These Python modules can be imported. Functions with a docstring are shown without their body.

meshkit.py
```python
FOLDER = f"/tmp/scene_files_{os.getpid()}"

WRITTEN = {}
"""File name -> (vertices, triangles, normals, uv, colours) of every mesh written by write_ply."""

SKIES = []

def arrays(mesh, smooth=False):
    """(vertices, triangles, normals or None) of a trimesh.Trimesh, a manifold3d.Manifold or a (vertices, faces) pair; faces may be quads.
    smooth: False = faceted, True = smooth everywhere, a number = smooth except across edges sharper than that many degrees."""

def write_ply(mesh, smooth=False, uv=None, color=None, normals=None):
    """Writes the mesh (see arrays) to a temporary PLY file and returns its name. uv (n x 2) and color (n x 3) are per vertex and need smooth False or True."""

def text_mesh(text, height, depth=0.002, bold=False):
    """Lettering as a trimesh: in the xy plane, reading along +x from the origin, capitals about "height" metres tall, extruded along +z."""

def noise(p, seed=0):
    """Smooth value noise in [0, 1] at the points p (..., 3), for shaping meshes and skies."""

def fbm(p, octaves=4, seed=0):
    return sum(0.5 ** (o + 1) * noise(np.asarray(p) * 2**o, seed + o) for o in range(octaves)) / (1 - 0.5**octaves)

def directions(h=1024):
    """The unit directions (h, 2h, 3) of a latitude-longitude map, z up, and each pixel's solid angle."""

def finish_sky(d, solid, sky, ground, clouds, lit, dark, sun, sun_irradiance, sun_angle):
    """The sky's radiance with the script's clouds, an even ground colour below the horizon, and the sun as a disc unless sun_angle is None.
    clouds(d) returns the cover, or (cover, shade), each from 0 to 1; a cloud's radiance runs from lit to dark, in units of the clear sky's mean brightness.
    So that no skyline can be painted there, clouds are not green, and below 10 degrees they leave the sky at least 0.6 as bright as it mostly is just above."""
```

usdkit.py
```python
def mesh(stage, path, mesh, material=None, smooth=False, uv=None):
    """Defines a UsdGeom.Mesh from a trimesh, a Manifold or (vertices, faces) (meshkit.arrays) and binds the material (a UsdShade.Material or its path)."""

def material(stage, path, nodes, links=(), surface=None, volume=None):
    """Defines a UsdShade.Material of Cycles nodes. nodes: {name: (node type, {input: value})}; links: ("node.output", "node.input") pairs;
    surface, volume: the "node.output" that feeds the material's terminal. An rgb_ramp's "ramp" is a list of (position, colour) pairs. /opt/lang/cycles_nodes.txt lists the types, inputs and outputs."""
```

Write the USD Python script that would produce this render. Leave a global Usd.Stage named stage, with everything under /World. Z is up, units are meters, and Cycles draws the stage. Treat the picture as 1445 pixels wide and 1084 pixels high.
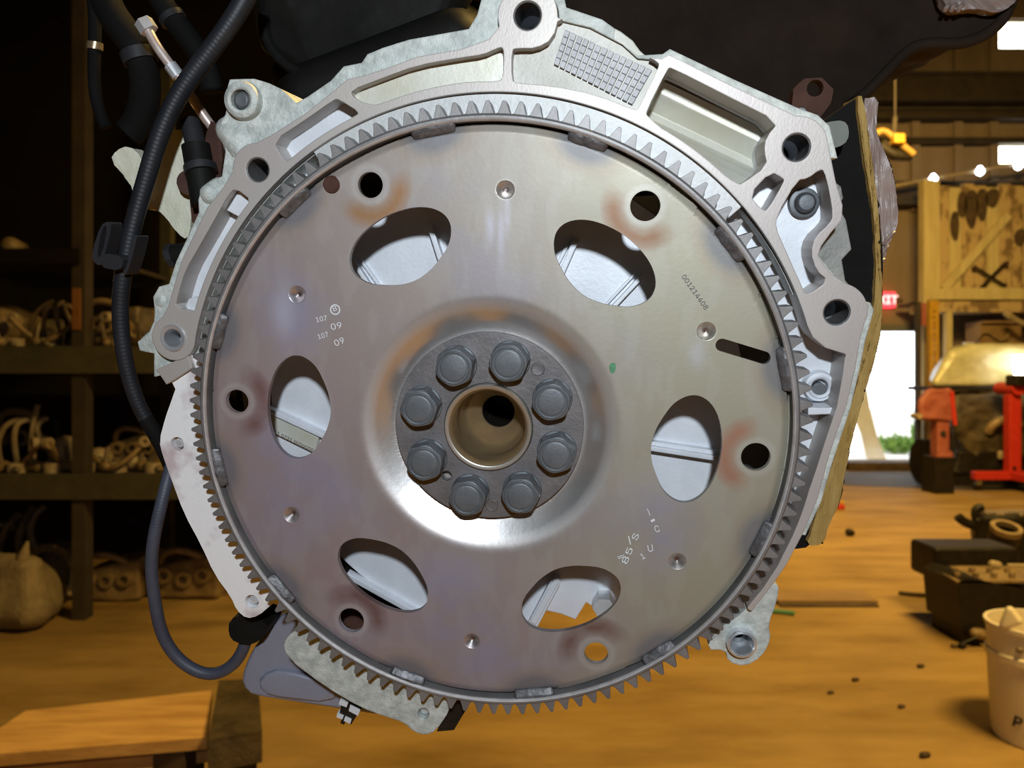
import math, random
import numpy as np, trimesh, usdkit, meshkit
import manifold3d as m3
from shapely.geometry import Polygon, Point, LineString, MultiPolygon, box as sbox
from shapely.ops import unary_union
from shapely import affinity
from pxr import Usd, UsdGeom, UsdLux, UsdShade, Gf, Sdf, Vt

stage = Usd.Stage.CreateInMemory()
UsdGeom.SetStageUpAxis(stage, UsdGeom.Tokens.z)
UsdGeom.SetStageMetersPerUnit(stage, 1.0)
UsdGeom.Xform.Define(stage, '/World')
UsdGeom.Scope.Define(stage, '/World/Looks')
PI = math.pi
rng = random.Random(7)

# ------------------------------------------------------------------ camera, sky, lights, exposure
FPX, EYE = 1091.0, 1.2
cam = UsdGeom.Camera.Define(stage, '/World/camera')
cam.CreateHorizontalApertureAttr(36.0)
cam.CreateVerticalApertureAttr(36.0 * 1084 / 1445)
cam.CreateFocalLengthAttr(36.0 * FPX / 1445)
cam.CreateClippingRangeAttr(Gf.Vec2f(0.01, 200))
cam.CreateFStopAttr(13.0)
cam.CreateFocusDistanceAttr(0.385)
cam.CreateExposureAttr(0.0)
UsdGeom.XformCommonAPI(cam).SetTranslate(Gf.Vec3d(0, 0, EYE))
UsdGeom.XformCommonAPI(cam).SetRotate(Gf.Vec3f(90, 0, 0))

sky = UsdLux.DomeLight.Define(stage, '/World/sky')
sky.CreateColorAttr(Gf.Vec3f(0.93, 0.97, 1.0))
sky.CreateIntensityAttr(1.1)

def place(prim, loc, rot=(0, 0, 0)):
    x = UsdGeom.Xformable(prim)
    x.AddTranslateOp().Set(Gf.Vec3d(*map(float, loc)))
    if any(rot):
        x.AddRotateXYZOp().Set(Gf.Vec3f(*map(float, rot)))

# the work lamp held above the camera: cool white
flash = UsdLux.SphereLight.Define(stage, '/World/work_lamp')
flash.CreateRadiusAttr(0.014)
flash.CreateIntensityAttr(1900.0)
flash.CreateColorAttr(Gf.Vec3f(0.83, 0.92, 1.0))
place(flash.GetPrim(), (0.015, -0.20, EYE + 0.140))
# the warehouse's sodium lamps, and an added fill by the pallet
def warm_rect(name, loc, w, h, inten, col=(1.0, 0.64, 0.18), rot=(0, 0, 0)):
    r = UsdLux.RectLight.Define(stage, '/World/' + name)
    r.CreateWidthAttr(w); r.CreateHeightAttr(h); r.CreateIntensityAttr(inten); r.CreateColorAttr(Gf.Vec3f(*col))
    place(r.GetPrim(), loc, rot)
warm_rect('sodium_lamp', (2.1, 1.1, 4.3), 1.2, 0.6, 135.0)
warm_rect('sodium_lamp_001', (3.0, 4.8, 4.3), 1.2, 0.6, 190.0, rot=(60, 0, 0))
warm_rect('sodium_lamp_002', (-1.32, 1.72, 1.55), 0.25, 0.2, 26.0)  # low fill added just out of view to brighten the pallet boards

# ------------------------------------------------------------------ frames
AX, AY = -0.1179, -0.1795
n_ = np.array([math.sin(AX), math.sin(AY), 0.0]); n_[2] = -math.sqrt(1 - n_[0] ** 2 - n_[1] ** 2)
u_ = np.array([1.0, 0, 0]) - n_ * n_[0]; u_ /= np.linalg.norm(u_)
v_ = np.cross(u_, n_)
if v_[1] < 0: v_ = -v_
CC = np.array([-0.012, -0.0217, 0.38])
BAS = np.stack([u_, -n_, v_])                        # rows: the engine's right, inward and up axes
ORG = BAS @ (-CC)
def P(px, py, d=0.0):
    """the point on the engine's plane at depth d that the photo shows at (px, py): (right, inward, up)"""
    r = BAS @ np.array([(px - 722.5) / FPX, (542 - py) / FPX, 1.0])
    return ORG + (d - ORG[1]) / r[1] * r
def P2(px, py, d=0.0):
    p = P(px, py, d); return (p[0], p[2])
def PL(pts, d): return [P2(x, y, d) for x, y in pts]
def W(px, py, Y):
    return np.array([(px - 722.5) / FPX * Y, Y, EYE + (542 - py) / FPX * Y])
def to_world(v): return np.array([v[0], v[2], v[1] + EYE])
ENG = np.stack([[r[0], r[2], r[1]] for r in BAS])
ENGO = to_world(CC)

# ------------------------------------------------------------------ scene helpers
used = {}
def numbered(path):
    if path not in used:
        used[path] = 0; return path
    used[path] += 1
    return f'{path}_{used[path]:03d}'
def tag(prim, label=None, cat=None, group=None, kind=None):
    for k, v in (('label', label), ('category', cat), ('group', group), ('kind', kind)):
        if v: prim.SetCustomDataByKey(k, v)
class Thing:
    """an Xform at the thing's base; parts are meshes given in the frame's coordinates"""
    def __init__(s, name, label, cat, o=(0, 0, 0), eng=False, group=None, kind=None):
        s.path = numbered('/World/' + name); s.o = np.array(o, float)
        x = UsdGeom.Xform.Define(stage, s.path); s.prim = x.GetPrim()
        tag(s.prim, label, cat, group, kind)
        M = np.eye(4)
        if eng:
            M[:3, :3] = ENG; M[3, :3] = ENGO + s.o @ ENG
        else:
            M[3, :3] = s.o
        x.AddTransformOp().Set(Gf.Matrix4d(*M.ravel().tolist()))
    def add(s, name, mesh, mat, parent=None, smooth=30, label=None, kind=None):
        path = numbered((parent or s.path) + '/' + name)
        v, f, n = meshkit.arrays(mesh, False)
        usdkit.mesh(stage, path, trimesh.Trimesh(v - s.o, f, process=False), MATS[mat], smooth)
        tag(stage.GetPrimAtPath(path), label, None, None, kind)
        return path
def single(name, label, cat, mesh, mat, smooth=30, group=None, kind=None):
    path = numbered('/World/' + name)
    usdkit.mesh(stage, path, mesh, MATS[mat], smooth)
    tag(stage.GetPrimAtPath(path), label, cat, group, kind)
    return path
def struct(name, mesh, mat, label, cat):
    return single(name, label, cat, mesh, mat, kind='structure')

# ------------------------------------------------------------------ shapes
def cat(*m):
    return trimesh.util.concatenate([x for x in m if x is not None])
def bx(x0, x1, y0, y1, z0, z1):
    b = trimesh.creation.box((x1 - x0, y1 - y0, z1 - z0)); b.apply_translation(((x0 + x1) / 2, (y0 + y1) / 2, (z0 + z1) / 2)); return b
def tri(man):
    m = man.to_mesh(); return trimesh.Trimesh(m.vert_properties[:, :3], m.tri_verts, process=False)
def man(t):
    return m3.Manifold(m3.Mesh(np.asarray(t.vertices, np.float32), np.asarray(t.faces, np.uint32)))
def rbox(x0, x1, y0, y1, z0, z1, r=0.005, seg=12):
    """box with rounded edges"""
    s = m3.Manifold.sphere(r, seg); pts = []
    for x in (x0 + r, x1 - r):
        for y in (y0 + r, y1 - r):
            for z in (z0 + r, z1 - r): pts.append(s.translate((x, y, z)))
    return tri(m3.Manifold.batch_hull(pts))
def hull(balls, seg=20):
    return tri(m3.Manifold.batch_hull([m3.Manifold.sphere(r, seg).translate(tuple(map(float, p))) for p, r in balls]))
def geoms(p):
    return [g for g in getattr(p, 'geoms', [p]) if g.geom_type == 'Polygon' and g.area > 1e-9]
def ext(poly, y0, y1):
    """polygon in (right, up) pushed from depth y0 to y1"""
    out = []
    for g in geoms(poly):
        m = trimesh.creation.extrude_polygon(g, y1 - y0, engine='earcut')
        v = m.vertices.copy(); m.vertices = np.stack([v[:, 0], y1 - v[:, 2], v[:, 1]], 1); out.append(m)
    return cat(*out)
def exth(poly, z0, z1):
    """polygon in (x, y) pushed up from z0 to z1"""
    out = []
    for g in geoms(poly):
        m = trimesh.creation.extrude_polygon(g, z1 - z0, engine='earcut'); m.apply_translation((0, 0, z0)); out.append(m)
    return cat(*out)
def chaikin(pts, k=2, closed=True):
    p = np.array(pts, float)
    for _ in range(k):
        q = np.roll(p, -1, 0) if closed else p[1:]
        a = p if closed else p[:-1]
        n = np.empty((2 * len(a), 2)); n[0::2] = .75 * a + .25 * q; n[1::2] = .25 * a + .75 * q
        p = n if closed else np.vstack([p[:1], n, p[-1:]])
    return p
def poly(px, d, k=1):
    return Polygon(chaikin(PL(px, d), k) if k else PL(px, d)).buffer(0)
def disc(px, py, d, r, n=32):
    return Point(P2(px, py, d)).buffer(r, n)
def circ(r, n=96): return Point(0, 0).buffer(r, n)
def lathe(prof, seg=64, c=(0, 0)):
    """profile of (radius, depth) turned about the engine axis at c"""
    prof = np.array(prof, float); a = np.linspace(0, 2 * PI, seg, endpoint=False)
    v = np.stack([np.outer(np.cos(a), prof[:, 0]) + c[0], np.tile(prof[:, 1], (seg, 1)), np.outer(np.sin(a), prof[:, 0]) + c[1]], -1)
    k = len(prof); f = []
    for i in range(seg):
        j = (i + 1) % seg
        for q in range(k - 1):
            f += [(i * k + q, j * k + q, j * k + q + 1), (i * k + q, j * k + q + 1, i * k + q + 1)]
    t = trimesh.Trimesh(v.reshape(-1, 3), np.array(f), process=False); t.merge_vertices(); t.update_faces(t.nondegenerate_faces())
    if t.is_watertight and t.volume < 0: t.invert()
    return t
def lathez(prof, seg=40, c=(0, 0, 0)):
    """profile of (radius, height) turned about z"""
    t = lathe(prof, seg); v = t.vertices
    t.vertices = np.stack([v[:, 0] + c[0], -v[:, 2] + c[1], v[:, 1] + c[2]], 1)
    return t
def spline(pts, n=80):
    from scipy.interpolate import CubicSpline
    p = np.array(pts, float); t = np.r_[0, np.cumsum(np.linalg.norm(np.diff(p, axis=0), axis=1))]
    return CubicSpline(t, p)(np.linspace(0, t[-1], n))
def tube(path, r, seg=14, rad=None, cap=True):
    path = np.array(path, float); n = len(path); T = np.gradient(path, axis=0); T /= np.linalg.norm(T, axis=1)[:, None]
    up = np.array([0.31, 0.87, 0.38]) if abs(T[0] @ np.array([0.31, 0.87, 0.38])) < .9 else np.array([1.0, 0, 0])
    N = np.cross(T[0], up); N /= np.linalg.norm(N); v = []
    a = np.linspace(0, 2 * PI, seg, endpoint=False)
    for i in range(n):
        N = N - T[i] * (N @ T[i]); N /= np.linalg.norm(N); B = np.cross(T[i], N)
        rr = r if rad is None else rad[i]
        v.append(path[i] + rr * (np.cos(a)[:, None] * N + np.sin(a)[:, None] * B))
    v = np.vstack(v); f = []
    for i in range(n - 1):
        for q in range(seg):
            w = (q + 1) % seg
            f += [(i * seg + q, i * seg + w, (i + 1) * seg + w), (i * seg + q, (i + 1) * seg + w, (i + 1) * seg + q)]
    if cap:
        v = np.vstack([v, path[:1], path[-1:]]); c0, c1 = len(v) - 2, len(v) - 1
        for q in range(seg):
            w = (q + 1) % seg
            f += [(c0, w, q), (c1, (n - 1) * seg + q, (n - 1) * seg + w)]
    t = trimesh.Trimesh(v, np.array(f), process=False)
    if t.volume < 0: t.invert()
    return t
def lumpy(m, amp, scale, seed=0, sub=0):
    """displaced by smooth noise along its normals"""
    if sub: 
        v, f = trimesh.remesh.subdivide_to_size(m.vertices, m.faces, sub); m = trimesh.Trimesh(v, f); m.merge_vertices()
    d = (meshkit.fbm(m.vertices * scale + 11.3, 3, seed) - .5) * 2 * amp
    m = m.copy(); m.vertices = m.vertices + m.vertex_normals * d[:, None]
    return m
def cyl(p, q, r, seg=20): return tube(np.array([p, q], float), r, seg)

# ------------------------------------------------------------------ materials
MATS = {}
def mat(name, c1, c2=None, scale=40, rough=.5, metal=0.0, bump=0.0, bscale=None, bevel=0.0, detail=4, rough2=None, pos=(.35, .65), stretch=None, spec=.5, vec='object'):
    N = {'p': ('principled_bsdf', {'base_color': c1, 'roughness': rough, 'metallic': metal, 'specular_ior_level': spec}), 'tc': ('texture_coordinate', {})}
    L = []; src = 'tc.object'
    if stretch:
        N['mp'] = ('mapping', {'scale': stretch}); L.append(('tc.object', 'mp.vector')); src = 'mp.vector'
    if c2 is not None:
        N['n'] = ('noise_texture', {'scale': scale, 'detail': detail, 'roughness': .6})
        N['r'] = ('rgb_ramp', {'ramp': [(pos[0], c1), (pos[1], c2)]})
        L += [(src, 'n.vector'), ('n.fac', 'r.fac'), ('r.color', 'p.base_color')]
        if rough2 is not None:
            N['mr'] = ('map_range', {'from_min': .3, 'from_max': .7, 'to_min': rough, 'to_max': rough2, 'clamp': True})
            L += [('n.fac', 'mr.value'), ('mr.result', 'p.roughness')]
    nrm = None
    if bevel:
        N['bv'] = ('bevel', {'samples': 4, 'radius': bevel}); nrm = 'bv.bevel'
    if bump:
        N['bn'] = ('noise_texture', {'scale': bscale or scale * 4, 'detail': 5, 'roughness': .65})
        N['b'] = ('bump', {'strength': 1.0, 'distance': bump})
        L += [(src, 'bn.vector'), ('bn.fac', 'b.height')]
        if nrm: L.append((nrm, 'b.normal'))
        nrm = 'b.normal'
    if nrm: L.append((nrm, 'p.normal'))
    MATS[name] = usdkit.material(stage, '/World/Looks/' + name, N, L, surface='p.BSDF')
def emit(name, col, s):
    MATS[name] = usdkit.material(stage, '/World/Looks/' + name, {'e': ('emission', {'color': col, 'strength': s})}, surface='e.emission')

mat('machined_aluminium', (.42, .375, .355), (.46, .43, .39), 22, .46, .3, bump=.00008, bscale=900, bevel=.0008, stretch=(1, 1, .6))
mat('cast_aluminium', (.62, .64, .68), (.72, .74, .78), 35, .48, .2, bump=.00012, bscale=420, bevel=.001)
mat('rough_aluminium', (.38, .41, .38), (.60, .63, .59), 140, .55, .15, bump=.0007, bscale=420, bevel=.0012)
mat('oily_aluminium', (.52, .50, .40), (.58, .58, .52), 30, .42, .25, bump=.00012, bscale=300, bevel=.001)
mat('dark_aluminium', (.10, .10, .10), (.17, .165, .16), 20, .55, .4, bump=.0006, bscale=220)
mat('gear_steel', (.185, .175, .17), (.26, .25, .245), 45, .5, .5, bump=.0001, bscale=500, bevel=.0005)
mat('weld_steel', (.08, .075, .075), (.15, .145, .15), 260, .46, .5, bump=.0002, bscale=420)
mat('bolt_steel', (.115, .125, .135), (.15, .16, .17), 120, .5, .5, bump=.00012, bscale=900, bevel=.0009)
mat('hub_steel', (.15, .14, .14), (.21, .195, .195), 60, .5, .6, bump=.0002, bscale=400, bevel=.0006)
mat('bore_steel', (.55, .52, .46), (.62, .57, .48), 60, .33, .85)
mat('brass', (.52, .38, .20), (.40, .29, .17), 70, .3, .7)
mat('chrome', (.70, .72, .75), None, rough=.22, metal=.7)
mat('tin_sheet', (.93, .93, .93), (.62, .52, .53), 26, .36, .2, bump=.0002, bscale=300, pos=(.5, .62))
mat('stained_aluminium', (.34, .325, .28), (.44, .43, .39), 30, .5, .25, bump=.0002, bscale=420, bevel=.0008)
mat('shelf_aluminium', (.46, .465, .45), (.54, .54, .53), 30, .5, .2, bump=.0002, bscale=420, bevel=.0008)
mat('pad_aluminium', (.33, .325, .33), (.42, .415, .42), 60, .5, .3, bump=.0004, bscale=500, bevel=.0006)
mat('grey_aluminium', (.17, .175, .16), (.25, .255, .24), 50, .55, .2, bump=.0005, bscale=300, bevel=.001)
mat('lip_steel', (.42, .39, .38), (.52, .49, .47), 200, .42, .5)
mat('bright_steel', (.62, .64, .66), (.5, .5, .5), 100, .35, .4)
mat('dark_void', (.012, .011, .010), None, rough=.8, spec=.2)
mat('black_plastic', (.006, .006, .0055), (.010, .0095, .008), 30, .6, bump=.0003, bscale=120, spec=.12)
mat('grey_plastic', (.016, .017, .020), (.024, .024, .027), 50, .5, spec=.35)
mat('conduit', (.010, .011, .014), (.016, .017, .021), 60, .5, spec=.35)
mat('conduit_grey', (.045, .049, .068), (.06, .064, .085), 60, .5, spec=.4)
mat('pan_paint', (.22, .225, .28), (.26, .265, .32), 14, .5, .1, bump=.0002, bscale=300)
mat('cream_shield', (.60, .59, .45), (.70, .69, .56), 60, .7, .0, bump=.0006, bscale=500)
mat('copper_pipe', (.60, .42, .36), (.72, .66, .62), 90, .4, .5)
mat('rust_bracket', (.045, .020, .014), (.075, .034, .024), 60, .75, bump=.0003, bscale=300, spec=.2)
mat('gold_fibre', (.30, .19, .045), (.40, .27, .085), 120, .8, bump=.002, bscale=260, stretch=(1, 1, .18))
mat('rubber', (.005, .0048, .0045), (.008, .0075, .007), 40, .8, bump=.0003, bscale=200, spec=.12)
mat('brown_cover', (.018, .0125, .009), (.028, .019, .013), 25, .8, bump=.001, bscale=30, spec=.1)
mat('plastic_film', (.20, .14, .12), (.30, .23, .20), 16, .4, bump=.0008, bscale=60)
mat('white_ink', (.62, .64, .66), None, rough=.7)
mat('stamp_dark', (.10, .10, .10), None, rough=.7)
mat('green_paint', (.05, .18, .09), (.08, .26, .12), 300, .5)
mat('tab_grey', (.10, .115, .10), (.13, .145, .13), 80, .6)
# room
mat('concrete', (.17, .10, .028), (.35, .23, .085), 2.2, .8, bump=.004, bscale=14, detail=12, pos=(.25, .62), stretch=(.55, 1.6, 1), spec=.2)
mat('wall_board', (.20, .15, .11), (.27, .21, .155), 2.0, .8, stretch=(1, 1, .2), bump=.004, bscale=9)
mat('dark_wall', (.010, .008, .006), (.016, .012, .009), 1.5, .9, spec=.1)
mat('ceiling_board', (.07, .052, .038), (.11, .08, .055), 1.2, .85)
mat('steel_beam', (.030, .022, .016), (.05, .037, .026), 6, .75)
mat('plank', (.48, .40, .20), (.60, .51, .28), 5, .75, stretch=(3, 3, .4), bump=.004, bscale=30)
mat('plank_stained', (.20, .13, .065), (.48, .36, .19), 3.2, .8, stretch=(2, 2, 1), pos=(.42, .52), bump=.004, bscale=30)
mat('plank_dark', (.045, .028, .016), (.09, .058, .03), 9, .85)
mat('yellow_paint', (.50, .29, .02), (.40, .22, .02), 20, .5)
mat('red_paint', (.50, .03, .018), (.42, .022, .014), 20, .42)
mat('red_faded', (.24, .055, .042), (.33, .10, .075), 7, .6)
mat('door_frame', (.11, .11, .10), (.15, .15, .13), 9, .6)
mat('white_sheet', (.74, .78, .84), (.82, .86, .92), 6, .6)
mat('wrap_film', (.40, .40, .22), (.62, .60, .42), 3.5, .28, bump=.01, bscale=7)
mat('engine_dark', (.035, .026, .016), (.10, .075, .042), 7, .55, .2, bump=.01, bscale=18)
mat('engine_black', (.008, .0065, .005), (.018, .014, .010), 20, .5, .1, spec=.3)
mat('junk_tan', (.19, .13, .06), (.31, .22, .115), 16, .55, .2, bump=.004, bscale=40)
mat('junk_grey', (.12, .095, .065), (.22, .17, .11), 22, .5, .4, bump=.003, bscale=60)
mat('junk_pale', (.30, .235, .14), (.40, .32, .21), 20, .5)
mat('rack_steel', (.05, .046, .028), (.075, .068, .04), 12, .65)
mat('rack_orange', (.26, .11, .03), (.20, .08, .02), 12, .6)
mat('bucket_white', (.72, .64, .48), (.80, .72, .56), 5, .45)
mat('sack_cloth', (.20, .155, .09), (.30, .235, .14), 9, .8, bump=.01, bscale=30)
mat('pallet_wood', (.40, .22, .07), (.56, .34, .12), 9, .7, stretch=(.5, 3, 3), bump=.002, bscale=60)
mat('cardboard', (.22, .135, .055), (.28, .175, .08), 4, .8)
mat('bark', (.1, .07, .05), None, rough=.9)
mat('grass', (.10, .22, .03), (.2, .34, .06), 9, .8)
mat('yard', (.5, .48, .44), (.6, .58, .52), 2, .9)
mat('lamp_yellow', (.30, .19, .05), (.24, .15, .04), 20, .5)
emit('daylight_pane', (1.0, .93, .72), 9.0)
emit('exit_red', (1.0, .05, .06), 2.6)
emit('exit_white', (1.0, .45, .4), 3.2)
emit('bulb_glow', (.85, .93, 1.0), 14.0)
# the flexplate's steel takes its stains (heat tint, rust, purple bloom) and dimple shade from the mesh
MATS['plate_steel'] = usdkit.material(stage, '/World/Looks/plate_steel', {
    'a': ('attribute', {'attribute': 'tint'}), 'ap': ('attribute', {'attribute': 'polish'}), 'tc': ('texture_coordinate', {}),
    'n': ('noise_texture', {'scale': 420.0, 'detail': 4.0}), 'b': ('bump', {'strength': 1.0, 'distance': .00004}),
    'n2': ('noise_texture', {'scale': 26.0, 'detail': 5.0}), 'mr': ('map_range', {'from_min': .3, 'from_max': .7, 'to_min': .48, 'to_max': .55, 'clamp': True}),
    'pm': ('map_range', {'from_min': 0.0, 'from_max': 1.0, 'to_min': .42, 'to_max': .9, 'clamp': True}),
    'pr': ('math', {'math_type': 'multiply', 'value2': .20}), 'sub': ('math', {'math_type': 'subtract'}),
    'p': ('principled_bsdf', {})},
    [('a.color', 'p.base_color'), ('tc.object', 'n.vector'), ('n.fac', 'b.height'), ('b.normal', 'p.normal'), ('tc.object', 'n2.vector'), ('n2.fac', 'mr.value'),
     ('ap.fac', 'pm.value'), ('pm.result', 'p.metallic'), ('ap.fac', 'pr.value1'), ('mr.result', 'sub.value1'), ('pr.value', 'sub.value2'), ('sub.value', 'p.roughness')], surface='p.BSDF')

# ================================================================== THE ROOM
YB = 11.5
def wx(px, Y): return (px - 722.5) / FPX * Y
def wz(py, Y): return EYE + (542 - py) / FPX * Y
struct('floor', bx(-7, 9, -4, YB, -.12, 0), 'concrete', 'worn tan concrete workshop floor with stains and scuffs', 'floor')
dx0, dx1, dz = 4.75, wx(1304, YB), wz(467, YB)
bw = man(bx(-7, 9, YB, YB + .2, 0, 8)) - man(bx(dx0, dx1, YB - .1, YB + .4, -.1, dz))
win = []
for (a, b, c, d) in ((1402, 1462, 26, 70), (1407, 1467, 195, 233)):
    q = (wx(a, YB), wx(b, YB), wz(d, YB), wz(c, YB)); win.append(q)
    bw = bw - man(bx(q[0], q[1], YB - .1, YB + .4, q[2], q[3]))
struct('wall_back', tri(bw), 'wall_board', 'far brown workshop wall with an open doorway and high windows', 'wall')
for i, q in enumerate(win):
    t = Thing(f'window_{i + 1}', ['upper bright translucent window high in the far wall', 'lower bright translucent window in the far wall above the string of bulbs'][i], 'window', ((q[0] + q[1]) / 2, YB, q[2]), kind='structure')
    t.add('pane', bx(q[0] + .03, q[1] - .03, YB + .08, YB + .1, q[2] + .03, q[3] - .03), 'daylight_pane')
    t.add('window_frame', tri(man(bx(q[0], q[1], YB + .03, YB + .14, q[2], q[3])) - man(bx(q[0] + .035, q[1] - .035, YB, YB + .3, q[2] + .035, q[3] - .035))), 'door_frame')
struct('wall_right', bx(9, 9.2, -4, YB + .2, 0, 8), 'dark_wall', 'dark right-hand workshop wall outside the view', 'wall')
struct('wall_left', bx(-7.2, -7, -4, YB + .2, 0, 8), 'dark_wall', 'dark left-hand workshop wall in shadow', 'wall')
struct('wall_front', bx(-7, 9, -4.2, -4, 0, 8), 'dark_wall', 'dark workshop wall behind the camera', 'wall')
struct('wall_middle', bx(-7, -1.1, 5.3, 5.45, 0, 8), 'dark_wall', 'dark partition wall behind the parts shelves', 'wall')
struct('ceiling', bx(-7.2, 9.2, -4.2, YB + .2, 8, 8.2), 'ceiling_board', 'dark brown workshop ceiling', 'ceiling')
t = Thing('door_1', 'grey steel frame around the bright open doorway', 'door frame', (dx1, YB, 0), kind='structure')
t.add('jamb', bx(dx1, dx1 + .09, YB - .05, YB + .2, 0, dz + .09), 'door_frame')
t.add('jamb', bx(dx0 - .09, dx0, YB - .05, YB + .2, 0, dz + .09), 'door_frame')
t.add('lintel', bx(dx0, dx1, YB - .05, YB + .2, dz, dz + .09), 'door_frame')
t.add('sill', bx(dx0, dx1, YB - .12, YB + .22, 0, .06), 'plank_dark')
# outside the door
struct('ground', bx(-2, 20, YB + .2, 40, -.15, -.05), 'yard', 'pale sunlit yard outside the doorway', 'ground')
def leafy(name, label, cx, cy, r, h, n, seed):
    g = np.random.RandomState(seed); V, F = [], []
    for i in range(n):
        a, rr, hh = g.rand() * 2 * PI, r * math.sqrt(g.rand()), h * g.rand()
        b = np.array([cx + rr * math.cos(a), cy + rr * math.sin(a), hh - .05]); d = g.randn(3) * .06; d[2] = abs(d[2]) + .1; s = np.cross(d, g.randn(3)); s *= .025 / np.linalg.norm(s)
        k = len(V); V += [b - s, b + s, b + d]; F.append((k, k + 1, k + 2))
    t = Thing(name, label, 'shrub', (cx, cy, 0)); t.add('foliage', trimesh.Trimesh(V, F, process=False), 'grass', smooth=False, kind='stuff'); t.add('stem', cyl((cx, cy, -.06), (cx, cy, h * .8), .02, 8), 'bark')
leafy('shrub', 'small green shrub in the yard beyond the open doorway', 6.95, 14.0, .3, .22, 300, 3)
leafy('shrub', 'green weeds at the right edge beyond the open doorway', 7.62, 14.3, .22, .45, 260, 4)

# far wall framing: girts, studs, a deep girder
for i, (pa, pb, hh, dd) in enumerate(((118, 150, .42, .30), (158, 176, .16, .2), (199, 207, .09, .12), (262, 296, .34, .25))):
    z = wz((pa + pb) / 2, YB)
    lab = ['deep dark girder across the far wall below the upper window', 'brown girt just under the deep girder of the far wall', 'thin brown girt level with the lower window', 'dark timber header below the string of bulbs'][i]
    m = cat(bx(-1.0, 9, YB - dd, YB, z - hh / 2, z + hh / 2), bx(-1.0, 9, YB - dd - .06, YB - dd, z + hh / 2 - .04, z + hh / 2), bx(-1.0, 9, YB - dd - .06, YB - dd, z - hh / 2, z - hh / 2 + .04))
    single('wall_girt', lab, 'beam', m, 'steel_beam')
for i, pxx in enumerate((1288, 1348, 1398)):
    xx = wx(pxx, YB); lab = ['leftmost wall stud above the doorway side', 'middle wall stud left of the lower window', 'wall stud under the right-hand windows'][i]
    single('wall_stud', lab, 'stud', cat(bx(xx - .06, xx + .06, YB - .1, YB, wz(300, YB), 7.9), bx(xx - .09, xx + .09, YB - .02, YB, wz(300, YB), 7.9)), 'wall_board')
# string of bulbs on its pipe
t = Thing('string_light', 'grey pipe with small bright bulbs across the far wall', 'lights', W(1262, 263, 10.9))
t.add('pipe', cyl(W(1225, 269, 10.9), W(1470, 225, 10.9), .028, 12), 'junk_pale')
for (a, b) in ((1317, 253), (1383, 242), (1437, 234)):
    p = W(a, b, 10.86); t.add('bulb', lathez([(0, -.06), (.045, -.03), (.055, .01), (.03, .05), (.02, .07), (0, .07)], 16, p), 'bulb_glow')
# hanging work lamp (yellow)
t = Thing('hanging_lamp', 'yellow jointed hanging lamp arm with black shade under the roof', 'lamp', W(1262, 200, 7.0))
q = [W(1236, 190, 7), W(1245, 185, 7), W(1262, 196, 7), W(1274, 206, 7), W(1289, 218, 7)]
t.add('arm', tube(spline(q, 24), .03, 10), 'lamp_yellow')
t.add('housing', rbox(W(1257, 0, 7)[0], W(1273, 0, 7)[0], 6.93, 7.07, W(0, 205, 7)[2], W(0, 191, 7)[2], .015), 'yellow_paint')
t.add('shade', hull([(W(1244, 208, 7.05), .04), (W(1262, 219, 7.05), .05), (W(1282, 222, 7.05), .035), (W(1250, 198, 7.05), .02)]), 'engine_black')
t.add('hanger', cat(cyl(W(1261, 195, 7), W(1263, 165, 7), .02, 8), cyl(W(1263, 165, 7), (W(1263, 165, 7)[0], 7, 8.0), .008, 8)), 'steel_beam')

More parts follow.
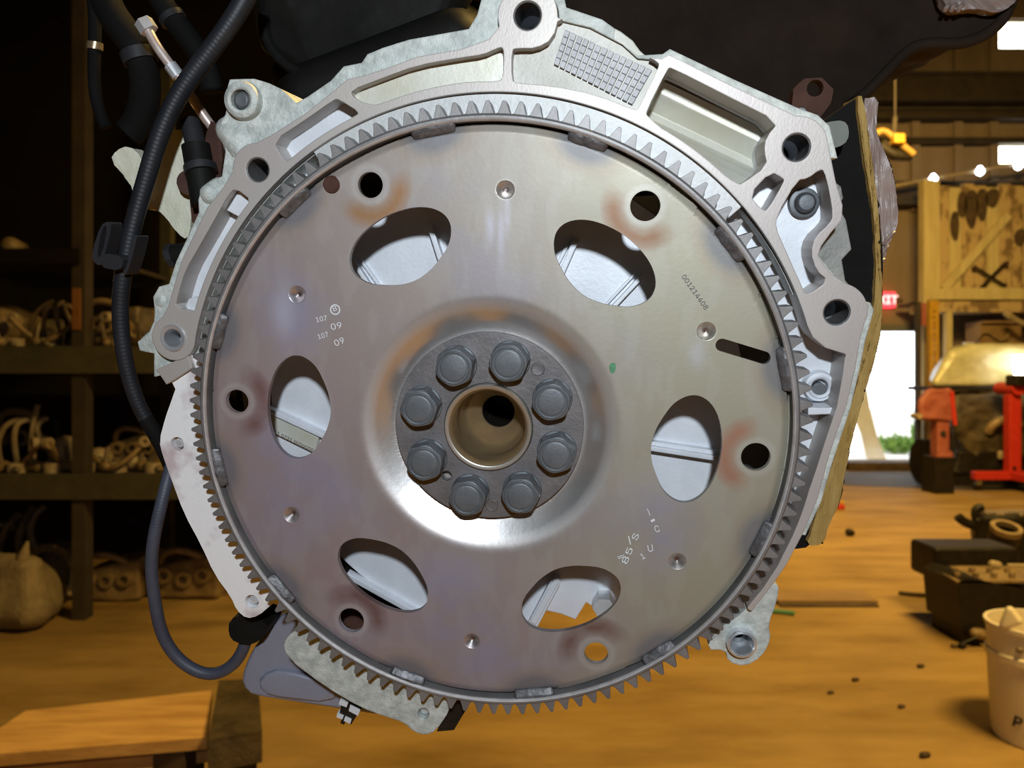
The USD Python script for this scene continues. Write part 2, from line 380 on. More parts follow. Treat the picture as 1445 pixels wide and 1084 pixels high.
# unseen hood added over the tilted lamp to darken the upper wall
t = Thing('shade_hood', 'unseen black hood added above the view to shade the upper wall', 'lamp', (3.0, 4.7, 4.6))
t.add('hood', cat(bx(2.2, 3.8, 4.5, 6.5, 4.62, 4.65), bx(2.2, 3.8, 4.46, 4.5, 4.0, 4.65)), 'engine_black'); t.add('hanger', cyl((3.0, 5.0, 4.65), (3.0, 5.0, 8.0), .02, 8), 'steel_beam')

# exit sign
Y = YB - .1
x0, x1, z0, z1 = wx(1234, Y), wx(1264, Y), wz(434, Y), wz(412, Y)
t = Thing('exit_sign', 'small glowing red exit sign over the doorway', 'sign', ((x0 + x1) / 2, YB, z0))
t.add('sign_box', rbox(x0, x1, Y, YB, z0, z1, .01), 'exit_red')
tx = meshkit.text_mesh('EXIT', .12, .006, True); tx.apply_transform(trimesh.transformations.rotation_matrix(PI / 2, (1, 0, 0)))
tx.apply_translation(((x0 + x1) / 2 - tx.extents[0] / 2 - tx.bounds[0][0], Y - .0, (z0 + z1) / 2 - .06)); t.add('lettering', tx, 'exit_white', smooth=False)
t.add('bracket', bx(x1, x1 + .12, Y + .03, YB, (z0 + z1) / 2 - .02, (z0 + z1) / 2 + .03), 'junk_grey')

# loft of planks
Y = 10.6
t = Thing('storage_loft', 'timber storage loft of pale planks with a diagonal brace', 'loft', (wx(1370, Y), Y, 0))
xs = np.linspace(1322, 1480, 10)
for i in range(9):
    top = wz(262 + 3 * math.sin(i * 2.1), Y)
    t.add('plank', bx(wx(xs[i] + .4, Y), wx(xs[i + 1] - .4, Y), Y + (.004 if i % 2 else 0), Y + .04, wz(410, Y), top), ['plank_stained', 'plank', 'plank_stained'][i % 3])
for k, (a, b, c, d) in enumerate(((1342, 1352, 300, 345), (1352, 1362, 272, 312), (1362, 1378, 270, 330), (1378, 1392, 268, 318), (1392, 1408, 268, 296), (1432, 1446, 325, 350))):
    pts = [(a, c), (b, c - 3), (b + 2, (c + d) / 2), ((a + b) / 2 + 2, d), (a - 2, (c + d) / 2 + 6)]
    t.add('plank_patch', ext(Polygon(chaikin([(wx(x, Y), wz(y, Y)) for x, y in pts], 2)), Y - .012, Y + .004), 'plank_dark', label='dark patch')  # irregular dark patches over the upper planks
t.add('post', bx(wx(1298, Y), wx(1312, Y), Y - .1, Y + .04, 0, wz(256, Y)), 'plank')
t.add('post', bx(wx(1313, Y), wx(1323, Y), Y - .05, Y + .04, wz(425, Y), wz(256, Y)), 'plank')
t.add('post', bx(wx(1333, Y), wx(1341, Y), Y - .05, Y + .04, 0, wz(428, Y)), 'plank')
t.add('post', bx(wx(1478, Y), wx(1492, Y), Y - .1, Y + .04, 0, wz(256, Y)), 'plank')
t.add('bottom_rail', bx(wx(1300, Y), wx(1492, Y), Y - .12, Y - .0, wz(424, Y), wz(408, Y)), 'plank')
t.add('joist', bx(wx(1300, Y), wx(1492, Y), Y - .06, Y + .3, wz(441, Y), wz(425, Y)), 'plank_stained')
a, b = np.array([wx(1330, Y), wz(408, Y)]), np.array([wx(1421, Y), wz(304, Y)])
t.add('brace', ext(LineString([a, b]).buffer(.055, cap_style='flat'), Y - .05, Y), 'plank')
t.add('back_board', bx(wx(1325, Y), wx(1492, Y), Y + .04, Y + .06, wz(410, Y), wz(262, Y)), 'plank_dark')
t.add('floor_deck', bx(wx(1300, Y), wx(1492, Y), Y, YB - .25, wz(428, Y), wz(424, Y)), 'plank_dark')
t.add('low_board', bx(wx(1341, Y), wx(1372, Y), Y + .1, Y + .14, 0, wz(516, Y)), 'plank')
t = Thing('wheel_wrench', 'black four-way wheel wrench hung on the loft planks', 'wrench', W(1397, 390, 10.5))
for (a, b) in (((1374, 376), (1420, 404)), ((1419, 370), (1382, 408))):
    t.add('bar', cyl(W(*a, 10.5), W(*b, 10.5), .018, 8), 'engine_black'); t.add('socket', cyl(W(*a, 10.5), W(*a, 10.5) + (.02, 0, -.03), .035, 10), 'rust_bracket')
t = Thing('cross_brace', 'grey conduit pipe under the loft beside the cardboard box', 'pipe', W(1420, 443, 10.3))
t.add('pipe', tube(spline([W(1420, 441, 10.3), W(1432, 450, 10.3), W(1460, 462, 10.3)], 16), .035, 10), 'junk_pale'); t.add('end_cap', hull([(W(1421, 442, 10.3), .05), (W(1425, 446, 10.3), .05)]), 'junk_pale')
t = Thing('carton', 'brown cardboard box on the shelf under the loft', 'box', W(1400, 500, 10.9))
t.add('body', bx(wx(1371, 11), wx(1428, 11), 10.8, 11.15, wz(505, 11), wz(455, 11)), 'cardboard'); t.add('flap', bx(wx(1371, 11), wx(1428, 11), 10.72, 10.8, wz(458, 11), wz(455, 11)), 'cardboard')
t.add('scrap', tube(spline([W(1380, 478, 10.75), W(1395, 470, 10.75), W(1410, 480, 10.75), W(1425, 468, 10.75)], 20), .02, 8), 'junk_tan')
single('shelf_board', 'wooden shelf board carrying the cardboard box', 'shelf', bx(wx(1345, 11), wx(1490, 11), 10.62, 11.3, wz(511, 11), wz(505, 11)), 'plank_stained')
single('paper_cup', 'white paper cup beside the cardboard box', 'cup', lathez([(0, 0), (.05, 0), (.075, .2), (.068, .2), (.045, .01), (0, .01)], 20, (wx(1369, 10.7), 10.74, wz(505, 11))), 'white_sheet')
# yellow rack upright
Y = 10.1
t = Thing('rack_upright', 'yellow slotted pallet-rack upright beside the doorway', 'rack', (wx(1318, Y), Y, 0))
xa, xb = wx(1311, Y), wx(1324, Y)
up = man(bx(xa, xb, Y - .02, Y + .06, 0, wz(424, Y)))
for k in range(28):
    zz = .1 + k * .075; up = up - man(bx(xa + .045, xa + .075, Y - .1, Y + .1, zz, zz + .035))
t.add('column', tri(up), 'yellow_paint'); t.add('foot_plate', bx(xa - .05, xb + .05, Y - .07, Y + .11, 0, .012), 'yellow_paint')
t.add('tag', bx(wx(1300, Y), wx(1306, Y), Y - .02, Y + .0, wz(460, Y), wz(428, Y)), 'red_faded', label='orange strip')
single('tag_post', 'dark narrow post between the doorway and the yellow rack', 'post', bx(wx(1303.5, Y), wx(1309, Y), Y + .16, Y + .24, 0, wz(424, Y)), 'steel_beam')
# pale curtain in the doorway
Yc = YB + .45
c = [(1196, 540), (1222, 540), (1228, 575), (1238, 615), (1252, 652), (1247, 657), (1222, 646), (1214, 610), (1205, 590)]
m = ext(Polygon([(wx(x, Yc), wz(y, Yc)) for x, y in c]), Yc, Yc + .02)
single('door_curtain', 'pale plastic sheet hanging askew in the doorway', 'curtain', m, 'white_sheet')
single('threshold_board', 'dark brown low timber lying in front of the doorway', 'timber', rbox(wx(1190, 10.9), wx(1318, 10.9), 10.7, 10.95, 0, .11, .02), 'plank_dark')
single('floor_patch', 'large dark patch on the floor in front of the doorway', 'dark_area', exth(Polygon(chaikin([(3.6, 9.3), (4.6, 8.9), (5.7, 8.6), (6.5, 9.2), (6.9, 10.4), (5.6, 10.6), (4.2, 10.5), (3.4, 10.0)], 2)), 0, .004), 'steel_beam')  # thin dark patch laid on the floor

# red engine stand
Y = 8.7
t = Thing('engine_stand', 'red engine stand with upright post and castered base', 'engine stand', (wx(1430, Y), Y, 0))
t.add('upright', rbox(wx(1420, Y), wx(1437, Y), Y - .06, Y + .06, wz(668, Y), wz(556, Y), .012), 'red_paint')
t.add('head_tube', cyl((wx(1428, Y), Y - .12, wz(548, Y)), (wx(1428, Y), Y + .22, wz(548, Y)), .075, 20), 'red_paint')
t.add('base_leg', rbox(wx(1373, Y), wx(1500, Y), Y - .05, Y + .05, wz(677, Y), wz(665, Y), .012), 'red_paint')
t.add('base_leg', rbox(wx(1422, Y), wx(1436, Y), Y - .7, Y + .15, wz(677, Y), wz(666, Y), .012), 'red_paint')
for pxx in (1380, 1496):
    t.add('caster', lathe([(0, Y - .02), (.045, Y - .02), (.055, Y - .01), (.055, Y + .01), (.045, Y + .02), (0, Y + .02)], 20, (wx(pxx, Y), .055)), 'engine_black')
    t.add('caster_fork', rbox(wx(pxx, Y) - .03, wx(pxx, Y) + .03, Y - .035, Y + .035, .06, wz(676, Y) + .01, .008), 'junk_grey')
t.add('bolt', cyl((wx(1426, Y), Y - .075, wz(660, Y)), (wx(1426, Y), Y - .05, wz(660, Y)), .02, 10), 'engine_black')
# engine wrapped in film
Y = 9.2
t = Thing('wrapped_engine', 'engine wrapped in yellowish clear film behind the red stand', 'engine', (wx(1390, Y), Y, 0))
wr = hull([(W(1322, 538, Y), .05), (W(1318, 534, Y + .5), .05), (W(1345, 505, Y), .1), (W(1372, 498, Y), .1), (W(1470, 497, Y), .1), (W(1480, 538, Y), .05), (W(1350, 500, Y + .5), .1), (W(1470, 500, Y + .5), .1), (W(1480, 538, Y + .5), .05)])
t.add('film_cover', lumpy(wr, .035, 3.2, 4, .07), 'wrap_film')
t.add('top_plate', rbox(wx(1316, Y), wx(1500, Y), Y - .05, Y + .6, wz(551, Y), wz(545, Y), .015), 'engine_black')
blk = hull([(W(1350, 560, Y), .05), (W(1480, 560, Y), .05), (W(1350, 610, Y), .05), (W(1375, 640, Y), .06), (W(1480, 640, Y), .06), (W(1350, 560, Y + .5), .05), (W(1480, 560, Y + .5), .05), (W(1375, 640, Y + .5), .06), (W(1480, 640, Y + .5), .06)])
t.add('crankcase', lumpy(blk, .05, 5, 2, .06), 'engine_dark')
t.add('sump', lumpy(hull([(W(1348, 665, Y), .06), (W(1470, 665, Y), .06), (W(1348, 665, Y + .4), .06), (W(1470, 665, Y + .4), .06), (W(1355, 640, Y), .05), (W(1470, 640, Y), .05)]), .03, 6, 6, .08), 'engine_black')
t.add('pipe', tube(spline([W(1395, 610, Y - .1), W(1405, 597, Y - .16), W(1420, 592, Y - .16), W(1440, 600, Y - .12)], 18), .05, 10), 'junk_tan')
t.add('cap', hull([(W(1412, 640, Y - .12), .035), (W(1412, 645, Y - .12), .035)]), 'junk_pale')
t.add('skid', bx(wx(1335, Y), wx(1500, Y), Y - .1, Y + .5, 0, wz(678, Y) + .06), 'engine_black')
single('terminal', 'dark cylinder fitting with a yellow cap on top of the red stand', 'fitting', cat(rbox(wx(1426, 8.6), wx(1450, 8.6), 8.5, 8.7, wz(545, 8.6), wz(529, 8.6), .02)), 'engine_black')
w = Thing('reflection_patch', 'glowing white patch added above the red stand for a bright reflection', 'light', W(1440, 530, 8.9))  # emissive patch and stalk added for a bright white reflection
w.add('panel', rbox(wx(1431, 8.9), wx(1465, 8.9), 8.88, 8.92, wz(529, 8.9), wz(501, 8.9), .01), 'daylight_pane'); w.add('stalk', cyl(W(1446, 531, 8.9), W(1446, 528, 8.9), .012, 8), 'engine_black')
# faded red part
Y = 8.45
t = Thing('red_bracket', 'faded red steel bracket assembly left of the wrapped engine', 'bracket', (wx(1325, Y), Y, 0))
t.add('upper_body', lumpy(hull([(W(1301, 565, Y), .04), (W(1310, 553, Y), .04), (W(1338, 552, Y), .04), (W(1340, 590, Y), .04), (W(1300, 588, Y), .04), (W(1338, 590, Y + .3), .04), (W(1310, 556, Y + .3), .04)]), .03, 8, 1, .05), 'red_faded')
t.add('leg', rbox(wx(1323, Y), wx(1341, Y), Y, Y + .16, wz(648, Y), wz(590, Y), .02), 'red_faded')
t.add('foot', hull([(W(1326, 643, Y + .05), .06), (W(1337, 643, Y + .05), .06)]), 'red_faded')
t.add('rod', cyl(W(1343, 552, Y - .05), W(1348, 600, Y - .05), .022, 10), 'red_paint')
t.add('base', bx(wx(1318, Y), wx(1345, Y), Y - .02, Y + .25, 0, wz(648, Y) + .02), 'engine_black')
t.add('boss', cyl(W(1331, 612, Y - .02), W(1331, 612, Y + .02), .03, 12), 'engine_black')
t.add('stub', lathe([(0, Y - .1), (.03, Y - .1), (.03, Y + .05), (0, Y + .05)], 12, (wx(1291, Y), wz(587, Y))), 'junk_pale')
single('tyre', 'dark upright tyre under the faded red bracket', 'tyre', tri(m3.Manifold.batch_hull([man(lathe([(0, 0), (.27, 0), (.27, .1), (0, .1)], 40)).rotate((0, 0, 90)).translate((wx(1316, 9.1) + dx, 9.1, .285)) for dx in (-.04, .04)])), 'engine_black')

# floor clutter, right
t = Thing('wood_slat', 'flat broken wooden slat lying on the floor right of the engine', 'slat', (W(1160, 850, 4.2)[0], 4.2, 0))
s0, s1 = wx(1085, 4.35), wx(1222, 4.35)
t.add('board', lumpy(bx(s0, s1, 4.2, 4.42, .004, .022), .006, 14, 3, .05), 'cardboard')
t.add('lower_board', bx(s0, s1 - .02, 4.15, 4.22, 0, .010), 'plank_dark')
single('cable_length', 'thin brown cable lying across the floor towards the dark parts', 'cable', tube(spline([(2.2, 4.4, .012), (2.5, 4.36, .012), (2.75, 4.42, .012), (3.0, 4.38, .012)], 30), .012, 8), 'plank_dark')
single('green_strap', 'short green strap on the floor beside the engine corner', 'strap', tube(spline([(wx(1085, 4.05), 4.05, .012), (wx(1103, 4.03), 4.03, .012), (wx(1121, 4.0), 4.0, .012)], 16), .012, 8), 'green_paint')
single('stone', 'small black lump alone on the floor', 'stone', lumpy(hull([((wx(1198, 6.1), 6.1, .03), .03), ((wx(1202, 6.1), 6.1, .025), .025)]), .008, 30, 5), 'engine_black')
t = Thing('red_clip', 'small red and yellow clip on the floor by the yellow board', 'clip', (wx(1185, 7.4), 7.4, 0))
t.add('body', rbox(wx(1180, 7.4), wx(1191, 7.4), 7.37, 7.44, 0, .05, .012), 'red_paint'); t.add('tip', hull([((wx(1188, 7.4), 7.39, .065), .022), ((wx(1189, 7.4), 7.42, .06), .022)]), 'yellow_paint')
for i, (a, b, r) in enumerate(((1345, 915, .02), (1297, 943, .018), (1270, 1000, .015), (1302, 1070, .02), (1170, 980, .014), (1205, 962, .016))):
    Yd = EYE * FPX / (b - 542)
    lab = ['dark pebble just left of the black cylinder head', 'brown pebble on the floor left of the bucket top', 'brown pebble midway left of the bucket', 'brown pebble at the lower edge left of the bucket', 'small pebble near the bottom middle of the floor', 'grey pebble on the floor below the wooden slat'][i]
    single('pebble', lab, 'pebble', lumpy(hull([((wx(a, Yd), Yd, r * .5), r * .5), ((wx(a, Yd) + r, Yd + r * .3, r * .45), r * .45)]), r * .15, 50, i), 'plank_dark')

# dark engine parts at the right edge
Y = 4.6
t = Thing('throttle_assembly', 'dark intake casting with a round throttle ring at right', 'engine part', (wx(1420, Y), Y, 0))
zf = wz(800, Y)
t.add('body', lumpy(hull([(W(1385, 790, Y), .05), (W(1380, 735, Y), .03), (W(1500, 735, Y), .04), (W(1500, 800, Y), .05), (W(1385, 740, Y + .4), .04), (W(1500, 740, Y + .4), .04), (W(1385, 800, Y + .4), .05)]), .02, 9, 3, .05), 'engine_black')
t.add('base', bx(wx(1385, Y), wx(1500, Y), Y - .04, Y + .45, 0, zf + .03), 'engine_black')
rc = W(1419, 750, Y - .19)
rg_ = lathez([(.058, 0), (.082, 0), (.082, .03), (.058, .03), (.058, 0)], 32); rt_ = lathez([(0, -.06), (.082, -.06), (.082, 0), (.058, 0), (.058, -.04), (0, -.04)], 32)
for m_, k_, nm_ in ((rg_, 'junk_tan', 'throttle_ring'), (rt_, 'engine_black', 'throttle_body')):
    m_.apply_transform(trimesh.transformations.rotation_matrix(math.radians(22), (1, 0, 0))); m_.apply_translation(rc); t.add(nm_, m_, k_)
t.add('top_rail', rbox(wx(1395, Y), wx(1500, Y), Y + .02, Y + .12, wz(732, Y), wz(724, Y), .008), 'junk_grey')
for a in (1408, 1414, 1441): t.add('stud', cyl(W(a, 733, Y), W(a, 725, Y), .012, 8), 'junk_pale')
t.add('hose', tube(spline([W(1352, 729, Y), W(1360, 736, Y), W(1372, 741, Y), W(1384, 746, Y)], 18), .028, 10), 'engine_black')
t.add('bracket', tube(spline([W(1386, 716, Y), W(1379, 718, Y), W(1380, 740, Y), W(1384, 770, Y)], 18), .025, 8), 'engine_black')
t.add('elbow', tube(spline([W(1392, 766, Y - .08), W(1400, 778, Y - .1), W(1415, 782, Y - .1), W(1428, 778, Y - .08)], 16), .022, 8), 'junk_grey')
Y = 3.55
t = Thing('cylinder_head', 'black cylinder head standing on the floor behind the bucket', 'engine part', (wx(1410, Y), Y, 0))
pl = [(1351, 823), (1365, 815), (1400, 822), (1500, 845), (1500, 930), (1400, 905), (1357, 888)]
t.add('body', ext(Polygon([(wx(x, Y), max(wz(y, Y), 0.0)) for x, y in pl]), Y, Y + .3), 'engine_black')
t.add('gasket_face', exth(Polygon([(wx(1350, Y), Y), (wx(1500, Y), Y), (wx(1500, Y), Y + .32), (wx(1362, Y), Y + .32)]), wz(823, Y), wz(820, Y)), 'junk_tan')
t.add('base', bx(wx(1362, Y), wx(1500, Y), Y + .02, Y + .28, 0, wz(885, Y)), 'engine_black')
for i in range(8):
    a = 1362 + i * 13; t.add('stud', cyl((wx(a, Y), Y + .06 + .1 * (i % 2), wz(821, Y)), (wx(a, Y), Y + .06 + .1 * (i % 2), wz(813, Y)), .014, 8), 'junk_tan')
t.add('cover', rbox(wx(1370, Y), wx(1500, Y), Y + .3, Y + .55, wz(845, Y), wz(793, Y), .02), 'engine_black')
t.add('rod', cyl(W(1421, 798, Y + .28), W(1500, 799, Y + .28), .009, 8), 'junk_pale'); t.add('plug', hull([(W(1401, 797, Y + .25), .022), (W(1408, 798, Y + .25), .02)]), 'junk_pale')
t.add('drain', hull([(W(1376, 893, Y - .03), .022), (W(1384, 895, Y - .03), .026)]), 'junk_tan')
t.add('lever', cat(cyl((wx(1372, Y), Y - .05, wz(893, Y)), (wx(1352, Y), Y - .05, .03), .004, 6), hull([((wx(1350, Y), Y - .05, .02), .016), ((wx(1348, Y), Y - .05, .018), .014)])), 'engine_black')
# white bucket
Y = 2.62; cx = wx(1471, Y) ; hb = .39
t = Thing('plastic_bucket', 'dirty white plastic bucket at the lower right corner', 'bucket', (cx, Y, 0))
sc = .165
t.add('body', lathez([(0, 0), (sc * .88, 0), (sc * .91, .01), (sc * .985, .27), (sc * 1.03, .275), (sc * 1.03, .295), (sc * .99, .30), (sc * 1.0, .375), (sc * 1.04, .378), (sc * 1.04, .39), (sc * .97, .39), (sc * .93, .28), (sc * .86, .012), (0, .012)], 64, (cx, Y, 0)), 'bucket_white')
t.add('lid_tab', hull([((cx - sc * .95, Y - .05, .40), .018), ((cx - sc * .9, Y - .06, .45), .014), ((cx - sc * .8, Y - .07, .42), .016)]), 'bucket_white')
t.add('handle_boss', lathe([(0, -.012), (.016, -.01), (.018, .01), (0, .012)], 20), 'junk_grey') if False else None
tp = meshkit.text_mesh('P', .035, .002, True); v = tp.vertices.copy()
ang0 = math.radians(-158)
sh = .25; xx = v[:, 0] + sh * v[:, 1]; ar = ang0 + xx / (sc * .93); rr = sc * (.9135 + .289 * (v[:, 1] + .06)) + .0006 + v[:, 2]
tp.vertices = np.stack([cx + rr * np.cos(ar), Y + rr * np.sin(ar), v[:, 1] + .07], 1); t.add('lettering', tp, 'engine_black', smooth=False)
sp = hull([((cx + sc * 1.0 * math.cos(-2.55), Y + sc * 1.0 * math.sin(-2.55), .33), .011)]); t.add('rivet', sp, 'junk_grey')

# ------------------------------------------------------------------ left: shelving and salvage
Y = 3.95
t = Thing('parts_rack', 'dark steel shelving rack full of salvaged parts at left', 'shelving', (wx(115, Y), Y, 0))
t.add('upright', bx(wx(106, Y), wx(124, Y), Y - .03, Y + .05, 0, 3.2), 'steel_beam')
t.add('upright', bx(wx(-150, Y), wx(-132, Y), Y - .03, Y + .05, 0, 3.2), 'rack_steel')
t.add('upright', bx(wx(420, Y), wx(438, Y), Y - .03, Y + .05, 0, 1.4), 'steel_beam')
for xq in (106, 420): t.add('upright', bx(wx(xq, Y), wx(xq + 18, Y), Y + .95, Y + 1.02, 0, 3.2 if xq < 200 else 1.4), 'rack_steel')
t.add('splice_plate', bx(wx(108, Y), wx(119, Y), Y - .04, Y - .03, wz(466, Y), wz(408, Y)), 'rack_orange', label='orange painted splice plate')
zb = (wz(527, Y), wz(489, Y)), (wz(703, Y), wz(668, Y)), (wz(374, Y), wz(353, Y))
for i, (a, b) in enumerate(zb):
    x1 = 436 if i < 2 else 118
    t.add('beam', bx(wx(-150, Y), wx(x1, Y), Y - .05, Y - .005, a, b), 'rack_steel' if i < 2 else 'dark_wall'); t.add('beam', bx(wx(-150, Y), wx(x1, Y), Y + .96, Y + 1.0, a, b), 'rack_steel')
    t.add('deck', bx(wx(-150, Y), wx(x1, Y), Y - .005, Y + .96, b - .03, b - .005), 'steel_beam')
# salvaged parts on the shelves and floor
def salvage(name, label, c, s, mt, seed, kind, group=None):
    """c: base point; s: size; a casting with bores, a manifold of pipes, or a bent pipe"""
    g = random.Random(seed); x, y, z = c
    t = Thing(name, label, name.replace('_', ' '), c)
    if kind == 'block':
        b = hull([((x + sx * s * .42, y + sy * s * .36, z + s * h), s * .07) for sx in (-1, 1) for sy in (-1, 1) for h in (.08, .5 + .1 * sx)])
        t.add('casting', lumpy(b, s * .06, 3.2 / s, seed, s * .13), mt)
        for k in range(3):
            px = x + (k - 1) * s * .28; t.add('bore', lathe([(s * .06, y - s * .5), (s * .115, y - s * .5), (s * .115, y - s * .3), (s * .06, y - s * .3)], 18, (px, z + s * (.3 + .08 * g.random()))), 'junk_tan')
        t.add('pipe', tube(spline([(x - s * .4, y - s * .3, z + s * .5), (x - s * .2, y - s * .42, z + s * .72), (x + s * .15, y - s * .4, z + s * .66), (x + s * .35, y - s * .3, z + s * .5)], 18), s * .05, 8), 'junk_tan')
    elif kind == 'pipes':
        for k in range(4):
            q = [(x + s * (.24 * k - .4), y, z + s * .08), (x + s * (.26 * k - .36), y - s * .15, z + s * (.3 + .1 * g.random())), (x + s * (.16 * k - .2 + .1 * g.random()), y - s * .22, z + s * (.55 + .25 * g.random())), (x + s * (.1 * k + .1 * g.random()), y - s * .1, z + s * (.72 + .3 * g.random()))]
            t.add('runner', tube(spline(q, 18), s * .042, 8), mt)
        t.add('flange', rbox(x - s * .5, x + s * .5, y - s * .12, y + s * .12, z, z + s * .09, s * .02), 'junk_grey')
    elif kind == 'ring':
        t.add('shell', tri(man(lathe([(0, y - s * .15), (s * .5, y - s * .15), (s * .5, y + s * .2), (0, y + s * .2)], 36, (x, z + s * .5))) - man(lathe([(0, y - s * .3), (s * .38, y - s * .3), (s * .36, y + s * .1), (0, y + s * .1)], 36, (x, z + s * .5)))), mt)
        for k in range(6):
            a = k * PI / 3 + .3; t.add('lug', hull([((x + s * .47 * math.cos(a), y - s * .15, z + s * (.5 + .47 * math.sin(a))), s * .05)]), 'junk_tan')
        t.add('foot', bx(x - s * .2, x + s * .2, y - s * .1, y + s * .2, z, z + s * .06), 'junk_grey')
    elif kind == 'cap':
        t.add('housing', hull([((x, y, z + s * .5), s * .42), ((x + s * .1, y + s * .5, z + s * .42), s * .38)], 24), mt)
        t.add('stub', cyl((x, y + s * .3, z + s * .5), (x + s * .7, y + s * .4, z + s * .3), s * .16, 12), 'junk_grey'); t.add('base', bx(x - s * .3, x + s * .3, y, y + s * .6, z, z + s * .14), 'junk_grey')
    return t
z1, z2 = zb[0][1] - .005, zb[1][1] - .005
L1 = [('bell_housing', 'oval pale housing at the left end of the upper shelf', 8, .27, 'junk_tan', 'cap'), ('pipe_manifold', 'tangle of tan pipes left of the orange splice plate', 78, .30, 'junk_tan', 'pipes'),
      ('engine_casting', 'dark casting on the upper shelf behind the tan pipes', 40, .30, 'junk_grey', 'block'), ('engine_casting', 'dark casting on the upper shelf right of the upright', 172, .34, 'junk_grey', 'block'),
      ('pipe_manifold', 'bundle of pipes on the upper shelf near the harness', 268, .28, 'junk_grey', 'pipes')]
for i, (nm, lb, pxx, s, mt, kd) in enumerate(L1):
    yy = Y + (.25 if i != 2 else .62); salvage(nm, lb, (wx(pxx, yy), yy, z1), s, mt, i, kd)
L2 = [('pipe_manifold', 'crooked pale pipes at the left of the middle shelf', 38, .34, 'junk_pale', 'pipes', .25), ('alternator_cap', 'smooth cream oval cap left of the upright on the middle shelf', 92, .2, 'junk_pale', 'cap', .22),
      ('alternator_cap', 'small round tan cap just right of the upright', 140, .13, 'junk_pale', 'cap', .22), ('engine_casting', 'dark casting on the middle shelf behind the harness', 205, .30, 'junk_grey', 'block', .4),
      ('engine_casting', 'black casting at the back left of the middle shelf', 60, .42, 'engine_black', 'block', .65), ('alternator_cap', 'tiny golden cap on the middle shelf beside the engine', 187, .1, 'junk_pale', 'cap', .14)]
for i, (nm, lb, pxx, s, mt, kd, dy) in enumerate(L2):
    salvage(nm, lb, (wx(pxx, Y + dy), Y + dy, z2), s, mt, 20 + i, kd)
zt = zb[2][1] - .005
salvage('bell_housing', 'dim golden housing on the top shelf at the far left', (wx(15, Y + .2), Y + .2, zt), .12, 'junk_tan', 40, 'cap')
for i, (nm, lb, pxx, s, mt, kd, dy) in enumerate((('gearbox', 'tan gear casing with a round open shell on the floor by the upright', 76, .33, 'junk_grey', 'ring', .3), ('engine_casting', 'tan engine casting on the floor right of the upright', 172, .36, 'junk_tan', 'block', .45),
        ('engine_casting', 'tan engine casting on the floor behind the harness loop', 278, .38, 'junk_tan', 'block', .5), ('pipe_manifold', 'dark bent pipes on the floor under the left shelf', 22, .5, 'junk_grey', 'pipes', .55))):
    salvage(nm, lb, (wx(pxx, Y + dy), Y + dy, 0), s, mt, 60 + i, kd)
# loose greasy parts strewn over the two shelves: one of each kind, then references to it
loose, ORD = [], ('first', 'second', 'third', 'fourth', 'fifth', 'sixth', 'seventh', 'eighth', 'ninth', 'tenth', 'eleventh', 'twelfth', 'thirteenth', 'fourteenth', 'fifteenth')
KIND = (('casting_lug', 'tan casting lug with short stem'), ('steel_collar', 'pale ring-shaped steel collar'), ('bent_lever', 'tan bent lever with an eye'))
def loose_label(k): return f"{KIND[k % 3][1]}, {ORD[k % 15]} part from the left on the {'upper' if k < 15 else 'middle'} shelf"
for k in range(3):
    t = Thing(KIND[k][0], loose_label(k), 'metal part', (0, 0, 0), group='loose parts on the shelves')
    if k == 0:
        t.add('body', lumpy(hull([((0, 0, .03), .03), ((.07, .01, .025), .022)]), .006, 30, 1), 'junk_tan'); t.add('stem', cyl((.03, 0, .04), (.05, -.02, .13), .012, 8), 'junk_grey')
    elif k == 1:
        t.add('ring', lathez([(.022, 0), (.045, 0), (.045, .05), (.022, .05), (.022, 0)], 18), 'junk_pale'); t.add('lug', hull([((.05, 0, .02), .018), ((.06, .01, .02), .014)]), 'junk_grey')
    else:
        t.add('arm', tube(spline([(-.09, 0, .02), (-.03, -.02, .05), (.03, 0, .10), (.08, .01, .16)], 14), .014, 8), 'junk_tan'); t.add('eye', lathe([(.012, -.015), (.028, -.015), (.028, .015), (.012, .015), (.012, -.015)], 16, (.08, .16)), 'junk_pale')
    loose.append(t)
g = random.Random(21)
for k in range(30):
    y = Y + .06 + .05 * g.random(); x = wx(4 + k % 15 * 16 + 6 * g.random(), y); z = z1 if k < 15 else z2; a = g.random() * 2 * PI
    if k < 3:
        p_ = loose[k].prim
    else:
        p_ = UsdGeom.Xform.Define(stage, numbered('/World/' + KIND[k % 3][0])).GetPrim(); tag(p_, loose_label(k), 'metal part', 'loose parts on the shelves')
        p_.GetReferences().AddInternalReference(loose[k % 3].path); p_.SetInstanceable(True)
    c_, s_ = math.cos(a), math.sin(a); M_ = np.eye(4); M_[0, :2] = (c_, s_); M_[1, :2] = (-s_, c_); M_[3, :3] = (x, y, z)
    (UsdGeom.Xformable(p_).GetOrderedXformOps()[0] if k < 3 else UsdGeom.Xformable(p_).MakeMatrixXform()).Set(Gf.Matrix4d(*M_.ravel().tolist()))
Y -= .13
t = Thing('sack', 'pale cloth sack on the floor at the left edge under the rack', 'sack', (wx(20, Y - .1), Y - .1, 0))
ball = hull([((wx(-30, Y) , Y, .1), .1), ((wx(55, Y), Y - .05, .09), .09), ((wx(40, Y), Y, .28), .07), ((wx(-30, Y), Y + .05, .3), .07), ((wx(20, Y), Y + .25, .1), .1)])
t.add('bag', lumpy(ball, .03, 7, 8, .05), 'sack_cloth'); t.add('tied_corner', hull([((wx(36, Y), Y - .02, .34), .03), ((wx(42, Y), Y - .02, .42), .008)]), 'sack_cloth')

